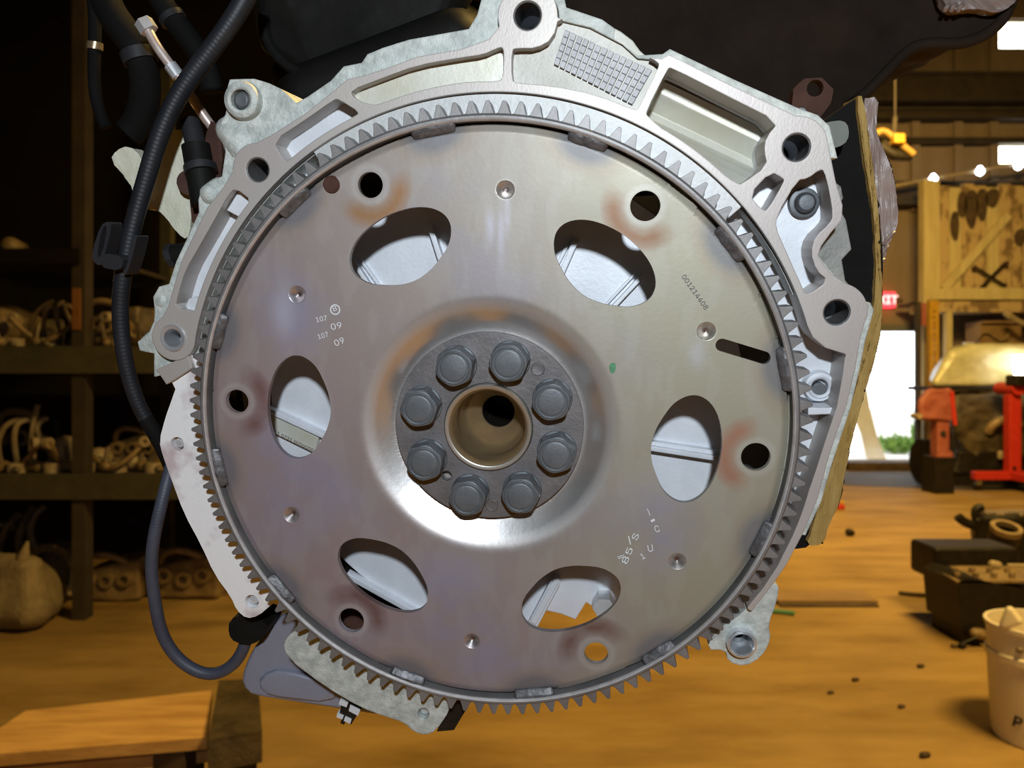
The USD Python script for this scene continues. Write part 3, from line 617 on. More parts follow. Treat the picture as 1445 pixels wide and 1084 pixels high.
# foreground timber, lower left
def timber_face(px, Y0): return [tuple(np.array([(x - 722.5) / FPX * Y0])) for x in px]
zt = .30
def on(px, py, z):
    Yq = (EYE - z) * FPX / (py - 542); return ((px - 722.5) / FPX * Yq, Yq)
t = Thing('pallet_board', 'orange-lit wooden pallet boards at the lower left corner', 'pallet', (*on(150, 1020, 0)[:2], 0))
top = Polygon([on(36, 1003, zt), on(300, 974, zt), on(292, 1041, zt), on(0, 1064, zt), on(-60, 1068, zt)])
t.add('top_board', exth(top, zt - .03, zt), 'pallet_wood')
low = Polygon([on(-60, 1075, zt - .07), on(293, 1048, zt - .07), on(293, 1060, zt - .07), on(-60, 1092, zt - .07)])
t.add('lower_board', exth(low, zt - .10, zt - .07), 'pallet_wood')
a = on(180, 1020, zt)
for k, xq in enumerate((20, 250)):
    q = on(xq, 1030, zt); t.add('block', bx(q[0] - .04, q[0] + .04, q[1] - .05, q[1] + .08, 0, zt - .03), 'plank_dark')
t = Thing('square_post', 'dark square steel post stub beside the pallet boards', 'post', (*on(335, 1010, .3)[:2], 0))
leg = Polygon([on(309, 960, .33), on(364, 958, .33), on(370, 1031, .33), on(293, 1045, .33)])
t.add('tube', exth(leg, .25, .33), 'engine_dark'); t.add('foot', exth(leg.buffer(-.012), 0, .25), 'engine_black')
q = on(334, 1060, .25); t.add('bolt', hull([((q[0], q[1] - .01, .25), .008), ((q[0], q[1] - .03, .25), .007)]), 'chrome')

# ================================================================== THE ENGINE
YF, YR = .008, .046
gap_c = P(700.3, 160, 0); GAP = math.atan2(gap_c[2], gap_c[0])
# -------- flexplate
fp = Thing('flexplate', 'brownish steel flexplate with oval windows and toothed ring gear', 'flexplate', (0, 0, 0), True)
H0 = math.radians(115.4)
def at(r, a): return (r * math.cos(a), r * math.sin(a))
half = [(113.2, 0), (112.2, 9), (110, 16.5), (106.5, 22.3), (102, 26), (97, 27), (92.3, 25.4), (87.5, 21.5), (83.8, 14.8), (81, 8.5)]
oval = np.array([(a, b) for a, b in half] + [(79.4, 0)] + [(a, -b) for a, b in half[:0:-1]]) / 1000
holes_p, rust = [], []
plate = circ(.1450, 180)
for k in range(6):
    a = H0 - k * PI / 3; c, s = math.cos(a), math.sin(a); R = np.array([[c, s], [-s, c]])
    plate = plate.difference(Polygon(chaikin(oval, 2) @ R))
    ctr = at(.129, a); rust.append((ctr, a))
    plate = plate.difference(Point(ctr).buffer(.0068 if k in (1, 2, 4) else .0060, 24))
a0, a1 = P2(1019, 487, 0), P2(1078, 505, 0)
plate = plate.difference(LineString([a0, a1]).buffer(.0030, 10)).difference(circ(.030, 64))
pc = m3.CrossSection([np.array(plate.exterior.coords)[:-1]] + [np.array(r.coords)[:-1] for r in plate.interiors], m3.FillRule.EvenOdd)
pm = pc.extrude(.0032).refine_to_length(.0013)
pt = tri(pm); v = pt.vertices.copy(); v = np.stack([v[:, 0], .0032 - v[:, 2], v[:, 1]], 1)
dimp = [at(.1142, math.radians(85.5 - 60 * k)) for k in range(6)]
def dish(x, z):
    r = np.hypot(x, z); t_ = (.0630 - r) / (.0630 - .0474); e_ = .16; sp = lambda q: np.where(q < -e_, 0, np.where(q > e_, q, (q + e_) ** 2 / (4 * e_)))
    y = .0080 * (sp(t_) - sp(t_ - 1))
    y = y + .0014 * np.clip((r - .1398) / .0032, 0, 1) + .0040 * np.clip((r - .1432) / .0006, 0, 1)
    for q in dimp:
        d = np.hypot(x - q[0], z - q[1]); y = y + .0030 * np.clip(1.25 - d / .0034, 0, 1) ** 1.0
    return y
# finer triangles at the dimples
tm = trimesh.Trimesh(v, pt.faces, process=False)
near = np.zeros(len(tm.faces), bool); cen = tm.triangles_center
for q in dimp: near |= np.hypot(cen[:, 0] - q[0], cen[:, 2] - q[1]) < .0062
for _ in range(2):
    vv, ff = trimesh.remesh.subdivide(tm.vertices, tm.faces, np.nonzero(near)[0]); tm = trimesh.Trimesh(vv, ff, process=False); cen = tm.triangles_center
    near = np.zeros(len(tm.faces), bool)
    for q in dimp: near |= np.hypot(cen[:, 0] - q[0], cen[:, 2] - q[1]) < .0058
v = tm.vertices.copy(); v[:, 1] += dish(v[:, 0], v[:, 2]); tm.vertices = v
plate_path = fp.add('plate', tm, 'plate_steel', smooth=38)
WELDS = [99.9, 71.0, 38.6, 13.0, -20.9, -52.7, -80.4, -107.7, -140.8, -170.0, 161.3, 130.5]
pp = np.array(UsdGeom.Mesh.Get(stage, plate_path).GetPointsAttr().Get(), float)
X, Z = pp[:, 0], pp[:, 2]; q3 = np.stack([X, X * 0, Z], 1)
col = np.tile(np.array([.315, .295, .245]), (len(pp), 1))
def blend(c, w): 
    global col
    w = np.clip(w, 0, 1)[:, None]; col = col * (1 - w) + np.array(c) * w
nz = meshkit.fbm(q3 * 28 + 3.1, 4, 5); nz2 = meshkit.fbm(q3 * 60 + 8.7, 4, 9); ns = meshkit.fbm(q3 * np.array([160, 1, 40]) + 2, 3, 2)
blend((.31, .235, .24), np.clip(.46 - X * 3.8 - Z * 2.2, 0, .9))             # brown heat tint, strongest lower left
blend((.29, .28, .37), np.clip((nz - .5) * 4, 0, 1) * .35)
blend((.33, .31, .22), np.clip((X - .02) * 9, 0, .7))                     # bluish bloom
blend((.42, .41, .38), np.clip((ns - .52) * 3, 0, .14))
for (mx, mz, r) in ((P2(640, 860)[0], P2(640, 860)[1], .026), (P2(420, 690)[0], P2(420, 690)[1], .03), (P2(410, 440)[0], P2(410, 440)[1], .02), (P2(690, 930)[0], P2(690, 930)[1], .02), (P2(925, 745)[0], P2(925, 745)[1], .022)):
    d = np.hypot(X - mx, (Z - mz) * .8); blend((.27, .26, .38), np.clip(1.2 - d / r, 0, 1) * np.clip(nz2 * 2 - .5, 0, 1) * .75)
for k, (ctr, a) in enumerate(rust):
    d = np.hypot(X - ctr[0], Z - ctr[1]); ci = -(X - ctr[0]) * math.cos(a) - (Z - ctr[1]) * math.sin(a)
    w = np.clip(1 - np.abs(d - .0145) / .0062, 0, 1) ** .6 * np.clip(ci / np.maximum(d, 1e-6) * 1.6 + .05, 0, 1)
    blend([(.30, .16, .07), (.23, .125, .07), (.34, .17, .11), (.16, .085, .07), (.16, .09, .085), (.19, .10, .09)][k], w * np.clip(nz2 * 2.6 - .4, .45, 1))
    blend((.50, .49, .47), np.clip(1 - np.abs(d - .0082) / .0022, 0, 1) * .35)
for w_ in WELDS:
    q = at(.1415, math.radians(w_)); tx_ = (X - q[0]) * -math.sin(math.radians(w_)) + (Z - q[1]) * math.cos(math.radians(w_)); rd = (X - q[0]) * math.cos(math.radians(w_)) + (Z - q[1]) * math.sin(math.radians(w_))
    d = np.hypot(tx_ * .62, rd); blend((.28, .22, .17), np.clip(1.25 - np.abs(d - .0105) / .004, 0, 1) * .4); blend((.15, .15, .165), np.clip((.0110 - d) / .005, 0, 1) * .8)
blend((.26, .235, .215), np.clip((.075 - np.hypot(X, Z)) / .02, 0, 1) * np.clip(nz * 1.5 - .3, 0, .5))
rr_ = np.hypot(X, Z); pol_ = np.clip(1.6 - np.abs(rr_ - .0530) / .0065, 0, 1); blend((.82, .80, .78), pol_ * .9)
for q in dimp:
    d = np.hypot(X - q[0], Z - q[1]); pol_ = np.maximum(pol_, np.clip(2 - d / .0026, 0, 1)); blend((.55, .50, .47), np.clip(2 - d / .0026, 0, 1) * .7); blend((.16, .10, .08), np.clip(1.6 - d / .0010, 0, 1) * .8)  # polished dimple rims; cores painted dark for the shade inside
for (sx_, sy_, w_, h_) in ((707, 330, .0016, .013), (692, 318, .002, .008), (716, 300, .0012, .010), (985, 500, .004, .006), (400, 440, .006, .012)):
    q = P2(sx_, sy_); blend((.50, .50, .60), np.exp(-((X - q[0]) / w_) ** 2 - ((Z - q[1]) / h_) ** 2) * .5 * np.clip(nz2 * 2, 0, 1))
UsdGeom.PrimvarsAPI(UsdGeom.Mesh.Get(stage, plate_path)).CreatePrimvar('polish', Sdf.ValueTypeNames.FloatArray, 'vertex').Set(Vt.FloatArray.FromNumpy(pol_.astype(np.float32)))
UsdGeom.PrimvarsAPI(UsdGeom.Mesh.Get(stage, plate_path)).CreatePrimvar('tint', Sdf.ValueTypeNames.Color3fArray, 'vertex').Set(Vt.Vec3fArray.FromNumpy(col.astype(np.float32)))
# ring gear
NT = 125
pts = []
for k in range(NT):
    a = GAP + PI / NT + k * 2 * PI / NT; w = 2 * PI / NT
    for (da, r) in ((-.50, .1474), (-.36, .1480), (-.24, .1502), (-.13, .1526), (-.09, .1532), (.09, .1532), (.13, .1526), (.24, .1502), (.36, .1480)):
        pts.append(at(r, a + da * w))
gear = Polygon(pts).buffer(0).difference(circ(.1444, 180))
front = ext(gear, -.0022, .0085)
collar = lathe([(.1452, -.0015), (.1452, -.0034), (.1466, -.0034), (.1474, -.0024), (.1474, -.0015), (.1452, -.0015)], 180)
lip = lathe([(.1443, -.0018), (.1443, -.0027), (.1449, -.0034), (.1454, -.0036), (.1456, -.0033), (.1456, -.0018), (.1443, -.0018)], 180)
rg = fp.add('ring_gear', cat(front, collar), 'gear_steel', smooth=30)
fp.add('ring_lip', lip, 'lip_steel', parent=rg, smooth=20, label='bright bevelled inner lip')
for i, w_ in enumerate(WELDS):
    a = math.radians(w_); g = random.Random(i); half_l = .0098 if i % 3 else .0112
    path = [at(.1440 + .0004 * g.random(), a + s_ / .144) for s_ in np.linspace(-half_l, half_l, 12)]
    pth = np.array([(x, -.0004 - .0003 * g.random(), z) for x, z in path]); rad = .0026 * np.sqrt(np.clip(1 - np.linspace(-.97, .97, 12) ** 4, .05, 1)) * (1 + .1 * np.sin(np.arange(12) * 1.9))
    inner = np.array([(x * .982, .0002, z * .982) for x, z in path])
    fp.add('weld_bead', lumpy(hull([(p, r * .8) for p, r in zip(pth[1:-1], rad[1:-1])] + [(p, r * .55) for p, r in zip(inner[1:-1], rad[1:-1])], 10), .0003, 300, i, .0014), 'weld_steel', smooth=60)
# hub plate and bolts
bt = [P2(639.5, 520, -.009), P2(716.4, 513.7, -.009), P2(777.5, 568.6, -.009), P2(783.8, 643.8, -.009), P2(733.6, 701.8, -.009), P2(658.4, 705, -.009), P2(597.2, 654.8, -.009), P2(589.4, 578, -.009)]
hp = circ(.0470).difference(circ(.0222, 64)).difference(disc(630, 672, .002, .0027))
hub = fp.add('hub_plate', ext(hp, .0022, .0086), 'hub_steel')
for (x, y) in ((759, 521), (694, 713)):
    fp.add('punch_mark', lathe([(0, .0019), (.0024, .0019), (.0030, .0017), (.0034, .0023), (0, .0023)], 20, P2(x, y, .002)), 'hub_steel', parent=hub)
rotb = [.35, .12, .25, .3, .05, .2, .33, .15]
for k, c in enumerate(bt):
    hx = Polygon([at(.0099, rotb[k] + j * PI / 3) for j in range(6)])
    body = man(ext(hx, -.0078, .0022)) ^ man(lathe([(0, -.0078), (.0086, -.0078), (.0093, -.0071), (.0100, -.003), (.0104, .0022), (0, .0022)], 48))
    b = tri(body); b.apply_translation((c[0], 0, c[1]))
    fl = lathe([(.0, .0012), (.0094, .0012), (.0098, .0016), (.0098, .0022), (0, .0022)], 40, c)
    bp = fp.add('hub_bolt', cat(b, fl), 'bolt_steel', smooth=25)
    fp.add('bolt_cap', lathe([(0, -.0084), (.0058, -.0083), (.0066, -.0079), (.0068, -.0072), (.0070, -.0072), (.0072, -.0082), (.0076, -.0084), (.0081, -.0079), (.0082, -.0070), (0, -.0070)], 36, c), 'bolt_steel', parent=bp)
# lettering stamped and inked on the plate
def flat_text(s, px, py, px2, py2, h, mt, name='stamped_number', dep=.00025, flip=False):
    a, b = P(px, py, 0), P(px2, py2, 0); d = np.array([b[0] - a[0], b[2] - a[2]]); L = np.linalg.norm(d); d /= L; e = np.array([-d[1], d[0]])
    m = meshkit.text_mesh(s, h, dep); vv = m.vertices; vv = vv * [L / max(m.extents[0], 1e-6), 1, 1]
    m = trimesh.Trimesh(np.stack([a[0] + vv[:, 0] * d[0] + vv[:, 1] * e[0], -vv[:, 2], a[2] + vv[:, 0] * d[1] + vv[:, 1] * e[1]], 1), m.faces, process=False)
    fp.add(name, m, mt, parent=plate_path, smooth=False)
flat_text('001214408', 961, 390, 994, 437, .0022, 'stamp_dark')
flat_text('107', 446, 455, 461, 452, .0024, 'white_ink', dep=.0001); flat_text('09', 467, 466, 482, 463, .0030, 'white_ink', dep=.0001)
flat_text('107', 449, 479, 463, 475, .0024, 'white_ink', dep=.0001); flat_text('09', 473, 489, 486, 484, .0030, 'white_ink', dep=.0001)
cq = P2(473, 437, 0)
fp.add('stamped_mark', ext(Point(cq).buffer(.0026).difference(Point(cq).buffer(.0020)), -.00012, .0001), 'white_ink', parent=plate_path); flat_text('B', 470.5, 440, 475.5, 438, .0024, 'white_ink', dep=.0001)
flat_text('=', 871, 791, 880, 788, .0030, 'white_ink', 'ink_mark', .0001); flat_text('85', 884, 798, 893, 776, .003, 'white_ink', 'ink_mark', .0001)
flat_text('/', 888, 768, 893, 765, .0035, 'white_ink', 'ink_mark', .0001); flat_text('S', 898, 764, 902, 756, .003, 'white_ink', 'ink_mark', .0001)
flat_text('U', 914, 779, 921, 778, .0035, 'white_ink', 'ink_mark', .0001); flat_text('1', 906, 790, 910, 788, .003, 'white_ink', 'ink_mark', .0001)
flat_text('C', 925, 752, 931, 750, .0034, 'white_ink', 'ink_mark', .0001); flat_text("'", 917, 745, 922, 742, .003, 'white_ink', 'ink_mark', .0001); flat_text('/', 916, 727, 919, 725, .003, 'white_ink', 'ink_mark', .0001)
g = P2(864, 519, 0); fp.add('paint_dab', ext(Polygon(chaikin([(g[0] - .0018, g[1] + .001), (g[0], g[1] + .0027), (g[0] + .0018, g[1] + .0018), (g[0] + .0014, g[1] - .0022), (g[0] - .0006, g[1] - .003)], 2)), -.0002, .0001), 'green_paint', parent=plate_path, label='dab of green paint')
rp = P2(468, 261, 0); fp.add('rust_pit', lathe([(0, -.0002), (.0028, -.0003), (.0036, -.0005), (.0044, .0003), (0, .0003)], 24, rp), 'rust_bracket', parent=plate_path)

# -------- crankshaft end
ck = Thing('crankshaft', 'machined crankshaft end with brass-coloured bore in the hub', 'crankshaft', (0, .004, 0), True)
ck.add('flange_ring', lathe([(.0195, .0100), (.0195, .0006), (.0200, .0002), (.0214, .0002), (.0220, .0010), (.0220, .0100)], 72), 'bore_steel', smooth=40)
ck.add('bore', lathe([(.0195, .0012), (.0186, .0022), (.0180, .0045), (.0180, .014), (.0172, .0155), (.0172, .024), (.0150, .030), (.0090, .038), (.0088, .040)], 72), 'brass', smooth=40)
ck.add('centre_hole', lathe([(.0088, .040), (.0080, .048), (.0080, .075), (0, .078)], 40), 'engine_black', smooth=40)
ck.add('shaft', tri(man(lathe([(0, .0082), (.040, .0082), (.040, .12), (0, .12)], 64)) - man(lathe([(0, -.01), (.0225, -.01), (.0225, .082), (0, .082)], 48))), 'hub_steel', smooth=40)

# -------- engine block
eb = Thing('engine_block', 'cast aluminium engine block with machined bell-housing flange', 'engine block', (0, YR, 0), True)
OUT = [(222, 462), (238, 431), (246, 402), (256, 369), (272, 335), (292, 294), (316, 263), (338, 225), (364, 200), (384, 190), (431, 160), (465, 133), (490, 112), (515, 106), (540, 98), (589, 80), (652, 69), (690, 55), (704, 38), (715, 0), (775, 0), (786, 25),
       (832, 36), (878, 60), (900, 80), (934, 83), (944, 77), (1029, 119), (1120, 162), (1150, 172), (1165, 185), (1172, 220), (1179, 255), (1189, 290), (1188, 310), (1172, 329), (1159, 347), (1154, 362), (1174, 387), (1214, 414), (1226, 432), (1214, 478), (1207, 519), (1194, 574), (1178, 618), (1168, 650), (1154, 703), (1133, 753), (1109, 798), (1088, 828), (1060, 864), (1054, 858)]
INN = [(1077, 830), (1098, 798), (1115, 762), (1130, 727), (1139, 700), (1151, 665), (1166, 618), (1181, 574), (1189, 530), (1192, 506), (1195, 500), (1181, 496), (1165, 491), (1147, 476), (1137, 455)]
flange = Polygon(PL(OUT + INN, YF) + [at(.1587, a) for a in np.radians(np.linspace(17, 162, 120))] + PL([(276, 475), (268, 500), (240, 500)], YF)).buffer(0)
BOSS = [(244.6, 477, 30, 17.5), (363.6, 239.7, 35, 16.5), (744.4, 22, 42, 20), (1124, 208, 44, 20.5), (1181, 441, 43, 19.5)]
pxm = lambda px, py, d, n: n * (np.linalg.norm(P(px + 1, py, d) - P(px, py, d)))
for (x, y, R, r) in BOSS: flange = flange.union(disc(x, y, YF, pxm(x, y, YF, R)))
flange = flange.difference(circ(.1587, 180)).union(disc(1181, 441, YF, pxm(1181, 441, YF, 43))).union(disc(244.6, 477, YF, pxm(244.6, 477, YF, 30)).intersection(poly([(200, 400), (278, 400), (274, 540), (200, 540)], YF, 0)))
flange = flange.buffer(.0012).buffer(-.0024).buffer(.0012)
PK = [[(251, 415), (261, 382), (282, 346), (303, 309), (321, 276), (332, 265), (356, 284), (336, 312), (326, 325), (308, 358), (296, 388), (284, 427), (278, 441), (247, 434)],
      [(385, 199), (431, 169), (472, 140), (478, 140), (508, 159), (500, 164), (455, 192), (425, 215), (406, 229), (398, 222)],
      [(493, 128), (540, 110), (589, 92), (652, 81), (682, 77), (699, 69), (709, 66), (711, 74), (710, 108), (704, 115), (664, 115), (627, 120), (579.5, 131), (535, 147), (524, 148), (500, 139)],
      [(722, 70), (730, 68), (757, 68), (780, 55), (789, 22), (838, 24), (886, 48), (906, 76), (930, 88), (929, 96), (901, 152), (898, 156), (840, 133), (780, 121), (729, 117), (722, 113)],
      [(942, 97), (947, 95), (1029, 137), (1099, 172), (1081, 194), (1078, 212), (1083, 234), (1046.5, 260), (1040, 259), (1019, 245), (992, 225), (954, 198), (913, 164), (912, 157)],
      [(1088, 242), (1106, 252), (1106, 257), (1083, 297), (1075, 296), (1057, 275)],
      [(1125, 254), (1140, 252), (1157, 239), (1163, 241), (1170, 268), (1175.6, 304), (1171, 315), (1150, 334), (1144, 357), (1152, 382), (1169, 396), (1141, 416), (1134, 412), (1124.6, 389), (1107, 349), (1095, 322), (1096, 305)]]
ringkeep = circ(.1622, 180)
pk = [poly(p, YF, 1).buffer(-.0006).buffer(.0006) for p in PK]
fl2 = flange
for p in pk: fl2 = fl2.difference(p.difference(ringkeep))
for (x, y, R, r) in BOSS: fl2 = fl2.difference(disc(x, y, YF, pxm(x, y, YF, r)))
FD = .030
eb.add('flange', ext(fl2, YF, FD), 'machined_aluminium')
CAST = [(262, 520), (225, 530), (225, 497), (205, 493), (202, 481), (218, 468), (225, 452), (226, 440), (224, 418), (232, 404), (246, 400), (256, 369), (272, 335), (288, 300), (287, 283), (292, 266), (305, 257), (320, 250), (325, 215), (322, 190), (318, 176), (325, 164), (328, 150), (326, 133), (331, 115), (365, 114), (385, 120), (402, 128), (424, 148), (440, 139), (472, 117), (490, 97), (515, 92), (523, 80), (545, 71), (580, 60), (664, 45), (676, 25), (684, -5), (700, -30), (790, -30), (800, 15), (850, 32), (868, 45), (866, 58), (900, 82), (934, 80), (944, 73), (1030, 114), (1122, 155), (1150, 165), (1166, 180), (1176, 220), (1184, 255), (1193, 262), (1196, 278), (1190, 292), (1200, 310), (1208, 352), (1194, 367), (1199, 397), (1220, 420), (1228, 436), (1216, 480), (1208, 520), (1195, 575), (1170, 650), (1155, 703), (1110, 800), (1098, 822), (1070, 850), (1056, 862)]
castp = Polygon(PL(CAST, .018) + [at(.1, a) for a in np.radians(np.linspace(-40, -175, 30))]).buffer(0).buffer(-.0006).buffer(.0006)
inner_cut = circ(.149, 120)
ann = castp.difference(inner_cut)
bores = unary_union([disc(x, y, YF, pxm(x, y, YF, r)) for (x, y, R, r) in BOSS])
floorp = ann.difference(bores).difference(pk[4]).difference(Polygon([at(.118, math.radians(-28)), at(.19, math.radians(-28)), (.19, -.2), (-.19, -.2), at(.19, math.radians(-172)), at(.118, math.radians(-172))]))
eb.add('pocket_floor', ext(floorp, FD - .002, .052), 'cast_aluminium')
P8 = Polygon(PL([(1124, 419), (1137, 455), (1147, 476), (1165, 491), (1181, 496), (1196, 500), (1192, 520), (1181, 574), (1166, 618), (1151, 665), (1139, 700), (1115, 762), (1077, 830), (1040, 870), (1000, 840), (1060, 500)], YF)).buffer(.0008)
rough = castp.difference(P8).difference(Polygon(flange.exterior).buffer(.0004)).difference(circ(.158)).difference(Polygon([at(.1, math.radians(-30)), (.3, -.06), (.3, -.3), (-.3, -.3), (-.3, -.02), at(.1, math.radians(185))]))
rreg = Polygon(PL([(1158, 225), (1260, 225), (1260, 430), (1215, 425), (1174, 390), (1150, 360)], .018))
rsub = ext(rough.difference(rreg), .013, FD); eb.add('low_casting', ext(rough.intersection(rreg), .025, FD), 'grey_aluminium')
sec = Polygon([(0, 0)] + [at(.3, a) for a in np.radians(np.linspace(42, 123, 40))])
eb.add('gear_shelf', ext(circ(.1592, 180).difference(circ(.1445, 120)).intersection(sec), .0108, FD), 'shelf_aluminium')
eb.add('rough_edge', rsub, 'rough_aluminium')
# shallow pockets
def filler(i, y0, mt, name='pocket_web'):
    eb.add(name, ext(pk[i].buffer(.0012).difference(ringkeep.buffer(-.001)).difference(bores), y0, FD), mt)
filler(2, .0145, 'oily_aluminium'); filler(3, .0150, 'stained_aluminium'); filler(0, .023, 'cast_aluminium'); filler(1, .022, 'cast_aluminium')
eb.add('pocket_step', ext(poly([(332, 264), (357, 284), (338, 310), (312, 296)], YF, 0).difference(ringkeep), .014, .024), 'cast_aluminium')
eb.add('pocket_step', ext(poly([(262, 418), (284, 425), (279, 445), (254, 438)], YF, 1).difference(ringkeep), .012, .024), 'cast_aluminium')
# channel with a rounded floor in the long pocket
def swell(pa, pb, r, d0):
    a, b = P(*pa, d0), P(*pb, d0); return hull([(a, r), (b, r)], 28)
ua, ub, va = np.array(P2(942, 97, YF)), np.array(P2(1099, 172, YF)), np.array(P2(912, 160, YF))
ud = (ub - ua) / np.linalg.norm(ub - ua); vd = np.array([ud[1], -ud[0]]); vl = .034
gv, gi = [], []
prof = [(0, .0345), (.12, .0335), (.2, .0335), (.42, .0395), (.52, .0385), (.62, .030), (.75, .0235), (.9, .019), (1, .017)]
for u in (-.012, .075):
    for tt, dd in prof:
        q = ua + ud * u + vd * tt * vl; gv.append((q[0], dd, q[1]))
    for tt, dd in prof[::-1]:
        q = ua + ud * u + vd * tt * vl; gv.append((q[0], .052, q[1]))
npf = 2 * len(prof)
for i in range(npf): j = (i + 1) % npf; gi += [(i, j, npf + j), (i, npf + j, npf + i)]
for i in range(len(prof) - 1):
    k = npf - 1 - i
    gi += [(i, k, k - 1), (i, k - 1, i + 1), (npf + i, npf + k - 1, npf + k), (npf + i, npf + i + 1, npf + k - 1)]
wedge = trimesh.Trimesh(gv, gi, process=False); wedge.fix_normals()
eb.add('pocket_web', tri(man(wedge) ^ man(ext(pk[4].buffer(.001).difference(ringkeep.buffer(-.001)).difference(bores), .010, .051))), 'oily_aluminium', smooth=50)
# grid of raised pads
A_, B_, C_, D_ = np.array((797, 42.)), np.array((921, 100.)), np.array((781, 91.)), np.array((893, 149.))
NC, NR = 14, 5
for i in range(NC):
    pads = []
    for j in range(NR):
        def uv(u, w): return (A_ * (1 - u) + B_ * u) * (1 - w) + (C_ * (1 - u) + D_ * u) * w
        e = .09 / NC
        c4 = [uv((i + .12) / NC, (j + .03) / NR), uv((i + .88) / NC, (j + .03) / NR), uv((i + .88) / NC, (j + .97) / NR), uv((i + .12) / NC, (j + .97) / NR)]
        if min(q[1] for q in c4) < 36 + 0 * i: continue
        pads.append(ext(poly([tuple(q) for q in c4], .0145, 0), .0128 + .0006 * ((i * 7 + j * 3) % 3) / 2, .0155))
    eb.add('cast_pad_row', cat(*pads), 'pad_aluminium', smooth=False)
# bosses, bolts and dowels in the pockets
def boss(px, py, d, prof, mt, name, seg=40):
    return eb.add(name, lathe(prof, seg, P2(px, py, d)), mt, smooth=40)
boss(1137, 286, .022, [(0, .0195), (.0035, .0198), (.0046, .0212), (.0048, .024), (.0070, .0245), (.0072, .030), (0, .030)], 'bolt_steel', 'pocket_bolt')
boss(1155, 545, .026, [(.0035, .028), (.0040, .0235), (.0052, .0225), (.0060, .0235), (.0072, .0235), (.0082, .0285), (.0035, .0285)], 'cast_aluminium', 'pocket_boss')
boss(1154, 549, .026, [(0, .0235), (.0036, .0235), (.0036, .03), (0, .03)], 'bolt_steel', 'boss_plug')
boss(345, 143, .013, [(.0046, .024), (.0048, .0085), (.0062, .0078), (.0085, .0090), (.0095, .0135), (.0046, .024)], 'rough_aluminium', 'ear_boss')
boss(345, 143, .013, [(0, .0095), (.003, .0092), (.0042, .0105), (.0042, .0240), (0, .024)], 'bolt_steel', 'ear_bolt')
eb.add('ear_lobe', lumpy(hull([(P(328, 186, .020), .008), (P(345, 205, .020), .010), (P(352, 180, .022), .009)]), .0008, 200, 3, .003), 'rough_aluminium')
for (a, b, dd, r) in ((212, 485, .018, .005), (234, 425, .018, .006), (300, 275, .016, .006)):
    eb.add('casting_lug', lumpy(hull([(P(a, b, dd), r), (P(a + 10, b - 8, dd + .004), r)]), .0008, 240, a), 'rough_aluminium', smooth=60)
eb.add('ledge', ext(poly([(1136, 572), (1182, 572), (1184, 580), (1136, 582)], .02, 0), .014, .030), 'cast_aluminium')
eb.add('ledge', ext(poly([(1139, 416), (1168, 396), (1172, 402), (1146, 422)], .012, 0), .011, .030), 'cast_aluminium')
def liner(px, py, r, mt='dark_aluminium', y0=YF, y1=.075, th=.0012, name='bolt_bore'):
    c = P2(px, py, YF); q = pxm(px, py, YF, r)
    eb.add(name, lathe([(q, y0 + .0006), (q - th * .2, y0 + .0002), (q - th, y0 + .0006), (q - th, y1), (q, y1), (q, y0 + .0006)], 40, c), mt)
for k, (x, y, R, r) in enumerate(BOSS): liner(x, y, r + .4, 'chrome' if k == 0 else 'dark_aluminium', YF - (.0012 if k == 0 else 0), .030 if k else .034, .0022 if k == 0 else .0008, 'dowel_sleeve' if k == 0 else 'bolt_bore')
for k, (x, y, R, r) in enumerate(BOSS[1:]):
    c = P2(x, y, YF); eb.add('bore_end', lathe([(0, .062), (pxm(x, y, YF, r), .062), (pxm(x, y, YF, r) + .001, .030)], 24, c), 'rubber')
c = P2(244.6, 477, YF); eb.add('dowel_end', lathe([(0, .030), (.0026, .030), (.0026, .022), (.0052, .022), (.0056, .033)], 32, c), 'bolt_steel')
# lower right lug
lug = poly([(1056, 856), (1078, 829), (1100, 822), (1096, 851), (1084, 880), (1088, 903), (1075, 927), (1051, 941), (1027, 934), (1024, 917), (996, 917), (1010, 890), (1040, 872)], .012, 1).difference(circ(.1565))
lugc = disc(1047, 909, .010, pxm(1047, 909, .010, 17))
eb.add('corner_lug', ext(lug.difference(lugc), .012, .05), 'rough_aluminium')
q = P2(1047, 909, .008)
eb.add('dowel_sleeve', lathe([(.0056, .026), (.0056, .0075), (.0062, .0066), (.0072, .0070), (.0076, .0085), (.0076, .026), (.0056, .026)], 40, q), 'chrome')
eb.add('dowel_end', lathe([(0, .026), (.0030, .026), (.0030, .020), (.0058, .020)], 32, q), 'bolt_steel')
# rear wall seen through the windows
wall = circ(.131, 120).intersection(Polygon(PL([(300, 300), (1150, 300), (1150, 700), (905, 842), (872, 868), (846, 862), (827, 850), (812, 874), (791, 866), (768, 861), (750, 890), (735, 880), (600, 935), (480, 915), (380, 850), (300, 700)], YR)).buffer(0).union(circ(.131).intersection(Polygon([(-.14, 0), (.14, 0), (.14, .14), (-.14, .14)])))).difference(circ(.0405))
eb.add('rear_wall', ext(wall, YR, .060), 'cast_aluminium')
def rib(pa, pb, w, y0, mt='cast_aluminium', name='wall_rib'):
    eb.add(name, ext(LineString([P2(*pa, y0), P2(*pb, y0)]).buffer(w / 2, cap_style='flat'), y0, YR + .001), mt)
rib((497, 368), (535, 425), .0022, .041); rib((508, 366), (550, 425), .0016, .043); rib((606, 318), (632, 400), .0028, .040)
rib((812, 340), (786, 400), .0030, .040); rib((801, 345), (776, 395), .0018, .043); rib((908, 388), (850, 450), .0022, .041); rib((898, 384), (840, 446), .0014, .043)
rib((905, 624), (1015, 640), .0024, .041); rib((905, 631), (1015, 648), .0026, .038)
rib((375, 578), (465, 620), .0028, .040); rib((488, 812), (610, 880), .0030, .041); rib((786, 818), (752, 880), .0034, .039)
